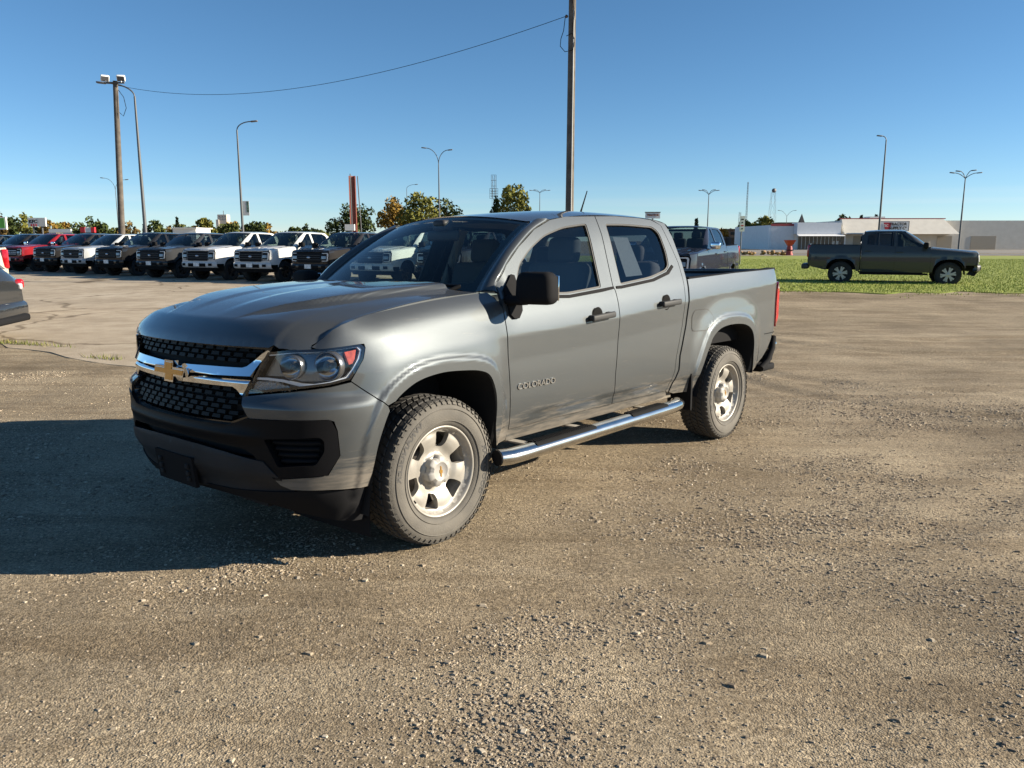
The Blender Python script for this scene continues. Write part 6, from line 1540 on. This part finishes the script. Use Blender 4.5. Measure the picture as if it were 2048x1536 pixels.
    # masts far away
    def mast(label, u, Y, v0, w0, w1, name='lattice_mast', dish=None, panels=None):
        h = zat(v0, Y); T = empty(name, (ray_x(u, Y), Y, 0)); tag(T, label, 'mast'); mb = MB(); n = max(6, int(h / (w0 * 1.6)))
        C = [(-1, -1), (1, -1), (1, 1), (-1, 1)]
        for cx, cy in C: mb.tube([(cx * w0 / 2, cy * w0 / 2, 0), (cx * w1 / 2, cy * w1 / 2, h)], .05 * max(1, Y / 400), 4)
        for k in range(n):
            t0, t1 = k / n, (k + 1) / n; a, b = w0 + (w1 - w0) * t0, w0 + (w1 - w0) * t1
            for i in range(4):
                p, q = C[i], C[(i + 1) % 4]
                if k % 2: p, q = q, p
                mb.tube([(p[0] * a / 2, p[1] * a / 2, h * t0), (q[0] * b / 2, q[1] * b / 2, h * t1)], .03 * max(1, Y / 400), 3)
        mb.build('lattice', GALV, T)
        if dish: d = MB(); d.lathe([(0, .25), (dish, .0), (dish, -.5), (0, -.6)], 18, 'Y', Matrix.Translation((0, -.6, h + dish * .4))); d.build('dish', mat('dish_grey', (.10, .10, .11), .6), T)
        if panels:
            for z, w_, hh in panels:
                d = MB()
                for k in range(5): d.box((0, 0, z - hh / 2 + hh * k / 4), (w_, .2, .15))
                for k in range(4): d.box((-w_ / 2 + w_ * k / 3, 0, z), (.15, .2, hh))
                d.build('antenna_frame', GALV, T)
    mast('lattice mast carrying a round dish, left of the store', 1541, 400, 383, 4.2, 1.6, dish=1.05)
    mast('faint guyed mast between the four head lamp and the dish mast', 1490, 520, 364, 1.0, .5)
    mast('far tower with open antenna frames beside the slim tree', 988, 420, 352, 2.2, 1.6, 'antenna_tower', panels=[(zat(372, 420), 2.6, 11.), (zat(387, 420), 4.2, 5.)])
    mast('short far mast left of the dark tree by the brown building', 1477, 420, 424, 1.4, .8)

# ------------------------------------------------------------------ buildings and signs far behind
def ubox(mb, u0, u1, v0, v1, Y, depth):
    """box whose front face spans the bearings u0..u1 and heights v0(top)..v1(bottom) at distance Y"""
    x0, x1 = ray_x(u0, Y), ray_x(u1, Y); z1, z0 = zat(v0, Y), zat(v1, Y) if v1 else 0.
    mb.box(((x0 + x1) / 2, Y + depth / 2, (z0 + z1) / 2), (x1 - x0, depth, z1 - z0)); return mb
def flat_text(txt, size, u, v, Y, m, parent, w=None, bold=0., rot=0., sx=1.):
    V, F = text_mesh(txt, size, .01, bold)
    c = Vector((ray_x(u, Y), Y, zat(v, Y)))
    wd = max(p[0] for p in V) - min(p[0] for p in V); k = (w / wd) if w else 1.
    mb = MB(); mb.add([(c.x + p[0] * k, Y - p[2], c.z + p[1] * (k if sx == 1. else sx)) for p in V], F); return mb.build('lettering', m, parent)
def build_town():
    WHT = mat('white_siding', (.74, .75, .76), .6, var=.04, vscale=2); BEI = mat('beige_stucco', (.56, .53, .47), .8, var=.06, vscale=1); RED = mat('red_trim', (.34, .05, .05), .6); BLK = mat('print_black', (.015, .015, .017), .6); DGL = mat('shop_glass', (.05, .06, .065), .08, coat=.5); BRK = mat('brown_brick', (.15, .11, .085), .9, var=.25, vscale=.8); TAN = mat('tan_roof', (.30, .25, .19), .9, var=.15, vscale=.5); SW = mat('sign_white', (.66, .66, .63), .6); SR = mat('sign_red', (.45, .02, .03), .6)
    Y = 150.
    T = empty('store_building', (0, 0, 0)); tag(T, 'long store with white ribbed wing, glass front and beige mansard fascia with a sign', 'store')
    ubox(MB(), 1541, 1690, 450, 0, Y + 2, 25).build('wall', WHT, T)
    rb = MB()
    for u in np.arange(1543, 1594, 3.4): rb.box((ray_x(u, Y), Y + 1.97, 2.1), (.10, .07, 4.2))
    w = rb.build('wall_rib', WHT, T); w['kind'] = 'stuff'
    ubox(MB(), 1540, 1600, 447.5, 452, Y + 1.9, .3).build('roof_trim', RED, T)
    ubox(MB(), 1592, 1679, 445, 468, Y, 3).build('fascia', WHT, T)
    a = MB(); x0, x1 = ray_x(1592, Y), ray_x(1684, Y); a.add([(x0, Y + .2, zat(468, Y)), (x1, Y + .2, zat(468, Y)), (x1, Y - 1.2, zat(472, Y)), (x0, Y - 1.2, zat(472, Y)), (x0, Y + .2, zat(472, Y)), (x1, Y + .2, zat(472, Y))], [(0, 1, 2, 3), (3, 2, 5, 4), (0, 3, 4), (1, 5, 2)]); a.build('awning', WHT, T)
    for k, u in enumerate(np.arange(1594, 1680, 7.8)):
        p = ubox(MB(), u, u + 7.0, 473, 499, Y + 1.9, .06).build('window_pane', DGL, T)
        MB().box((ray_x(u - .4, Y), Y + 1.86, 1.6), (.08, .12, 2.9)).build('mullion', SW, T)
    ubox(MB(), 1663, 1668, 482, 502, Y + 1.82, .05).build('door', mat('door_white', (.5, .5, .48), .5), T); ubox(MB(), 1671, 1676, 482, 502, Y + 1.82, .05).build('door', mat('door_white'), T)
    ubox(MB(), 1684, 2230, 441, 0, Y + 3, 30).build('main_wall', BEI, T)
    m = MB(); zt, zb = zat(437, Y), zat(468, Y); xl, xr = ray_x(1684, Y), ray_x(1896, Y)
    m.add([(xl, Y - .6, zb), (xr + 1.6, Y - .6, zb), (xr, Y + 2.6, zt), (xl + .6, Y + 2.6, zt), (xl, Y + 3.2, zb), (xr + 1.6, Y + 3.2, zb), (xr, Y + 3.2, zt), (xl + .6, Y + 3.2, zt)], [(0, 1, 2, 3), (1, 5, 6, 2), (0, 3, 7, 4), (3, 2, 6, 7), (0, 4, 5, 1)]); m.build('mansard', BEI, T)
    m = MB(); m.box(((xl + xr) / 2 + .3, Y + 2.7, zt + .06), (xr - xl + .2, .3, .16)); m.build('roof_trim', RED, T)
    for u0, u1 in ((1705, 1728), (1730, 1748), (1872, 1902), (1940, 1990)):
        rb = MB()
        ubox(rb, u0, u1, 472, 0, Y + 2.95, .05); rb.build('ribbed_door', mat('tan_ribs', (.33, .29, .23), .8), T)
    ubox(MB(), 1735, 1765, 433, 438, Y + 8, 3).build('roof_unit', SW, T)
    # store sign board
    ang = 0
    b = ubox(MB(), 1757, 1813, 443, 461, Y - .9, .25).build('sign_board', SW, T)
    ubox(MB(), 1755.6, 1814.4, 442.2, 461.8, Y - .82, .12).build('sign_frame', BLK, T)
    xx, zz = ray_x(1767, Y), zat(452, Y); l = MB(); l.add([(xx - .80, Y - .94, zz + .62), (xx + .72, Y - .94, zz + .62), (xx + .42, Y - .94, zz - .62), (xx - .50, Y - .94, zz - .62)], [(0, 1, 2, 3)]); l.build('sign_mark', SR, T)
    flat_text('TSC', .6, 1767, 451.5, Y - .97, SW, T, 1.05, .02)
    flat_text('TRACTOR', .95, 1792, 448.3, Y - .94, BLK, T, 3.25, .035); flat_text('SUPPLY Cº', .95, 1792, 456.4, Y - .94, BLK, T, 3.25, .035)
    # low buildings left of the store
    def house(label, u0, u1, v0, Y, d, m, roof=None, doors=(), name='low_building'):
        T = empty(name); tag(T, label, 'building'); ubox(MB(), u0, u1, v0, 0, Y, d).build('wall', m, T)
        r = ubox(MB(), u0 - 1, u1 + 1, v0 - 1.4, v0 + .6, Y - .3, d + .6).build('roof', roof or m, T)
        for a, b, c, e in doors: ubox(MB(), a, b, c, e, Y - .04, .05).build('window', DGL, T)
        return T
    house('flat brown brick building with dark windows behind the lot trees', 1427, 1509, 459, 245, 25, BRK, mat('dark_roof', (.07, .06, .055), .9), [(1440, 1448, 464, 470), (1460, 1468, 464, 470), (1480, 1488, 464, 470)])
    house('low tan roofed shed in front of the brown brick building', 1421, 1472, 476, 205, 14, BRK, TAN, [(1432, 1440, 481, 488)])
    house('dark low building with tan side beside the white store wing', 1462, 1536, 475, 200, 16, mat('dark_wood', (.055, .045, .04), .9, var=.2), mat('dark_roof'), [(1520, 1532, 481, 495)])
    house('far brown roofline at the foot of the church spire', 1555, 1640, 446, 330, 20, BRK, mat('dark_roof'))
    T = empty('church_spire'); tag(T, 'thin dark church spire above the store roof', 'spire'); Ys = 400.; x = ray_x(1600, Ys); s_ = MB(); zb, zt = zat(446, Ys), zat(427, Ys)
    s_.add([(x - 1.3, Ys - 1.3, zb), (x + 1.3, Ys - 1.3, zb), (x + 1.3, Ys + 1.3, zb), (x - 1.3, Ys + 1.3, zb), (x, Ys, zt)], [(0, 1, 4), (1, 2, 4), (2, 3, 4), (3, 0, 4)]); s_.build('steeple', mat('slate', (.05, .05, .055), .8), T)
    s_ = MB(); s_.box((x, Ys, zb / 2), (2.7, 2.7, zb)); s_.build('tower', BRK, T)
    # cars parked far off
    for i, (u, c, nm) in enumerate([(1486, (.02, .02, .022), 'black'), (1500, (.25, .26, .27), 'silver'), (1511, (.45, .45, .44), 'white'), (1521, (.16, .03, .03), 'dark red'), (1531, (.05, .05, .06), 'dark grey')]):
        T = empty('parked_car', (ray_x(u, 188), 188, 0)); tag(T, 'tiny %s car parked in front of the dark low building' % nm, 'car', 'cars far off by the low building')
        def sec(x, w, zl, zs, wr, zr): return (x, [(w - .06, zl), (w, (zl + zs) / 2), (w - .03, zs), (wr, zr - .05), (0, zr)])
        P = paint('far_car_%d' % i, c, .2, .4, flake=0)
        loft_body([sec(-.62 * 0 - 2.1, .7, .35, .75, .6, .8), sec(-1.9, .85, .25, .85, .75, .92), sec(-1.5, .88, .22, .95, .68, 1.15), sec(-.9, .88, .22, .98, .62, 1.5), sec(.4, .88, .22, .98, .62, 1.5), sec(1.0, .88, .22, .92, .72, 1.0), sec(1.9, .84, .25, .78, .72, .85), sec(2.1, .7, .35, .65, .6, .72)]).build('body', P, T)
        g = MB(); g.box((-.25, 0, 1.2), (1.5, 1.50, .34)); g.build('window', DGL, T)
        for wx in (-1.35, 1.35):
            for sg in (1, -1): wm = MB(); wm.lathe([(0, -.1), (.32, -.1), (.32, .1), (0, .1)], 14, 'Y', Matrix.Translation((wx, .8 * sg, .32))); wm.build('wheel', VTYRE, T)
        T.rotation_euler = (0, 0, R(75))
    # red hopper and heaps on the far pavement
    Yh = 82.; T = empty('hopper', (ray_x(1578, Yh), Yh, .2)); tag(T, 'red funnel shaped hopper standing before the store', 'hopper')
    h = MB(); h.lathe([(.66, 1.52), (.64, 1.45), (.28, .95), (.24, .90)], 4, 'Z', Matrix.Rotation(R(45), 4, 'Z'), smooth=False); h.build('funnel', mat('hopper_red', (.40, .03, .03), .5), T)
    h = MB(); h.lathe([(.22, .95), (.28, .7), (.30, .25), (.36, .05), (.36, 0)], 12, 'Z'); h.build('stand', mat('hopper_red2', (.30, .035, .035), .6, var=.3, vscale=5), T)
    h = MB(); h.box((0, 0, .5), (.62, .62, .08)); h.build('stand_band', BLACK, T)
    rnd = random.Random(6)
    for i, (u0, u1, lab) in enumerate([(1482, 1506, 'low tan heap beside the white parking sign'), (1524, 1555, 'longer tan heap midway between sign and hopper'), (1563, 1574, 'small tan heap next to the red hopper')]):
        mb = MB(); x0, x1 = ray_x(u0, 84), ray_x(u1, 84)
        for k in range(26): mb.rbox((rnd.uniform(x0, x1), 84 + rnd.uniform(-.5, .5), .24 + abs(rnd.gauss(.1, .12))), (rnd.uniform(.15, .4),) * 2 + (rnd.uniform(.12, .25),), .05, 1)
        o = mb.build('heap', mat('heap_tan', (.34, .21, .10), .9, var=.4, vscale=3)); tag(o, lab, 'heap', None, 'stuff')
    # white sign on a thin post
    Ys = 48.; x = ray_x(1479, Ys); T = empty('parking_sign', (x, Ys, .2)); tag(T, 'tall narrow white sign on a thin steel post on the grass', 'sign')
    MB().tube([(0, 0, 0), (0, 0, zat(435, Ys) - .2)], .035, 8).build('post', GALV, T); zt, zb = zat(432, Ys) - .2, zat(463, Ys) - .2
    b = MB().box((.02, -.045, (zt + zb) / 2), (.30, .012, zt - zb)).build('sign_plate', SW, T)
    for k in range(4): MB().box((.02, -.054, zb + (zt - zb) * (.18 + .2 * k)), (.16 if k % 2 else .10, .003, .07), None).build('sign_print', SR if k == 1 else BLK, b)
    # signs above the parked row
    def board(name, label, u0, u1, v0, v1, Y, m, posts=(.25, .75), pm=None):
        T = empty(name); tag(T, label, 'sign'); b = ubox(MB(), u0, u1, v0, v1, Y, .3).build('sign_board', m, T)
        for t in posts: u = u0 + (u1 - u0) * t; MB().tube([(ray_x(u, Y), Y + .15, 0), (ray_x(u, Y), Y + .15, zat(v1, Y))], .14, 8).build('post', pm or GALV, T)
        return T
    Yk = 128.; T = board('restaurant_sign', 'white sign reading KFC with three red bars below the letters', 62, 97, 435.5, 453, Yk, SW)
    flat_text('KFC', 1.0, 72, 443.2, Yk - .02, BLK, T, 1.30, .05)
    for k in range(3): ubox(MB(), 67 + k * 4.6, 69.6 + k * 4.6, 448, 452.6, Yk - .03, .03).build('red_bar', SR, T)
    ubox(MB(), 82.5, 96.2, 436.2, 452.3, Yk - .012, .012).build('plain_panel', mat('sign_pale', (.55, .55, .53), .6), T)
    T = board('billboard', 'green billboard cut off by the left edge of the photo', -62, 18.5, 434, 459, 118, SW, (.3, .7)); ubox(MB(), -58, 15, 436, 456, 117.97, .03).build('print', mat('billboard_green', (.10, .34, .05), .6, var=.5, vscale=.7), T)
    board('roof_sign', 'long plain white sign box above the red pickup', 102, 146, 458, 465.5, 100, SW)
    T = board('kiosk_sign', 'white and red sign box between the red pickup and the floodlight pole', 166, 192, 455, 465, 100, SW); ubox(MB(), 165, 174, 454.4, 465, 99.97, .4).build('red_panel', SR, T); ubox(MB(), 186, 193, 454.4, 465, 99.97, .4).build('red_panel', SR, T)
    board('plain_board', 'small blank white board at the foot of the red steel column', 692, 711, 448.5, 461, 66, SW, (.5,))
    T = board('pylon_sign', 'white sign board peeking over the rear roof of the grey pickup', 1289, 1318, 424.5, 437, 140, SW, (.5,)); flat_text('TRACTOR', .6, 1303.5, 430.2, 139.97, mat('sign_brown', (.22, .08, .04), .6), T, 2.1, .04)
    ubox(MB(), 1288, 1319, 423.6, 425, 139.9, .4).build('sign_frame', BLK, T)
    T = empty('motorhome_roof'); tag(T, 'long low white roof behind the dark grey pickup in the row', 'roof'); ubox(MB(), 350, 396, 456, 0, 62, 3).build('wall', SW, T); ubox(MB(), 349, 397, 455, 457, 61.8, 3.4).build('roof_edge', SW, T)
    Ye = 620.; T = empty('grain_elevator'); tag(T, 'pale concrete grain elevator tower on the horizon', 'tower'); CON_ = mat('pale_concrete', (.46, .42, .37), .9, var=.08, vscale=.1)
    ubox(MB(), 438, 456, 429, 0, Ye, 8).build('tower', CON_, T); ubox(MB(), 434.5, 440, 439, 0, Ye - 1, 8).build('side_bin', CON_, T)
    for v in (432, 437): 
        for u in (442, 448, 453): ubox(MB(), u, u + 1.3, v, v + 2, Ye - .1, .2).build('window', DGL, T)
    MB().tube([(ray_x(447, Ye), Ye + 4, zat(429, Ye)), (ray_x(447, Ye), Ye + 4, zat(421, Ye))], .25, 5).build('mast', GALV, T)

GRID = build_ground()
make_colorado()
build_vehicles()
build_surfaces()
build_stones()
build_trees()
build_poles()
build_town()
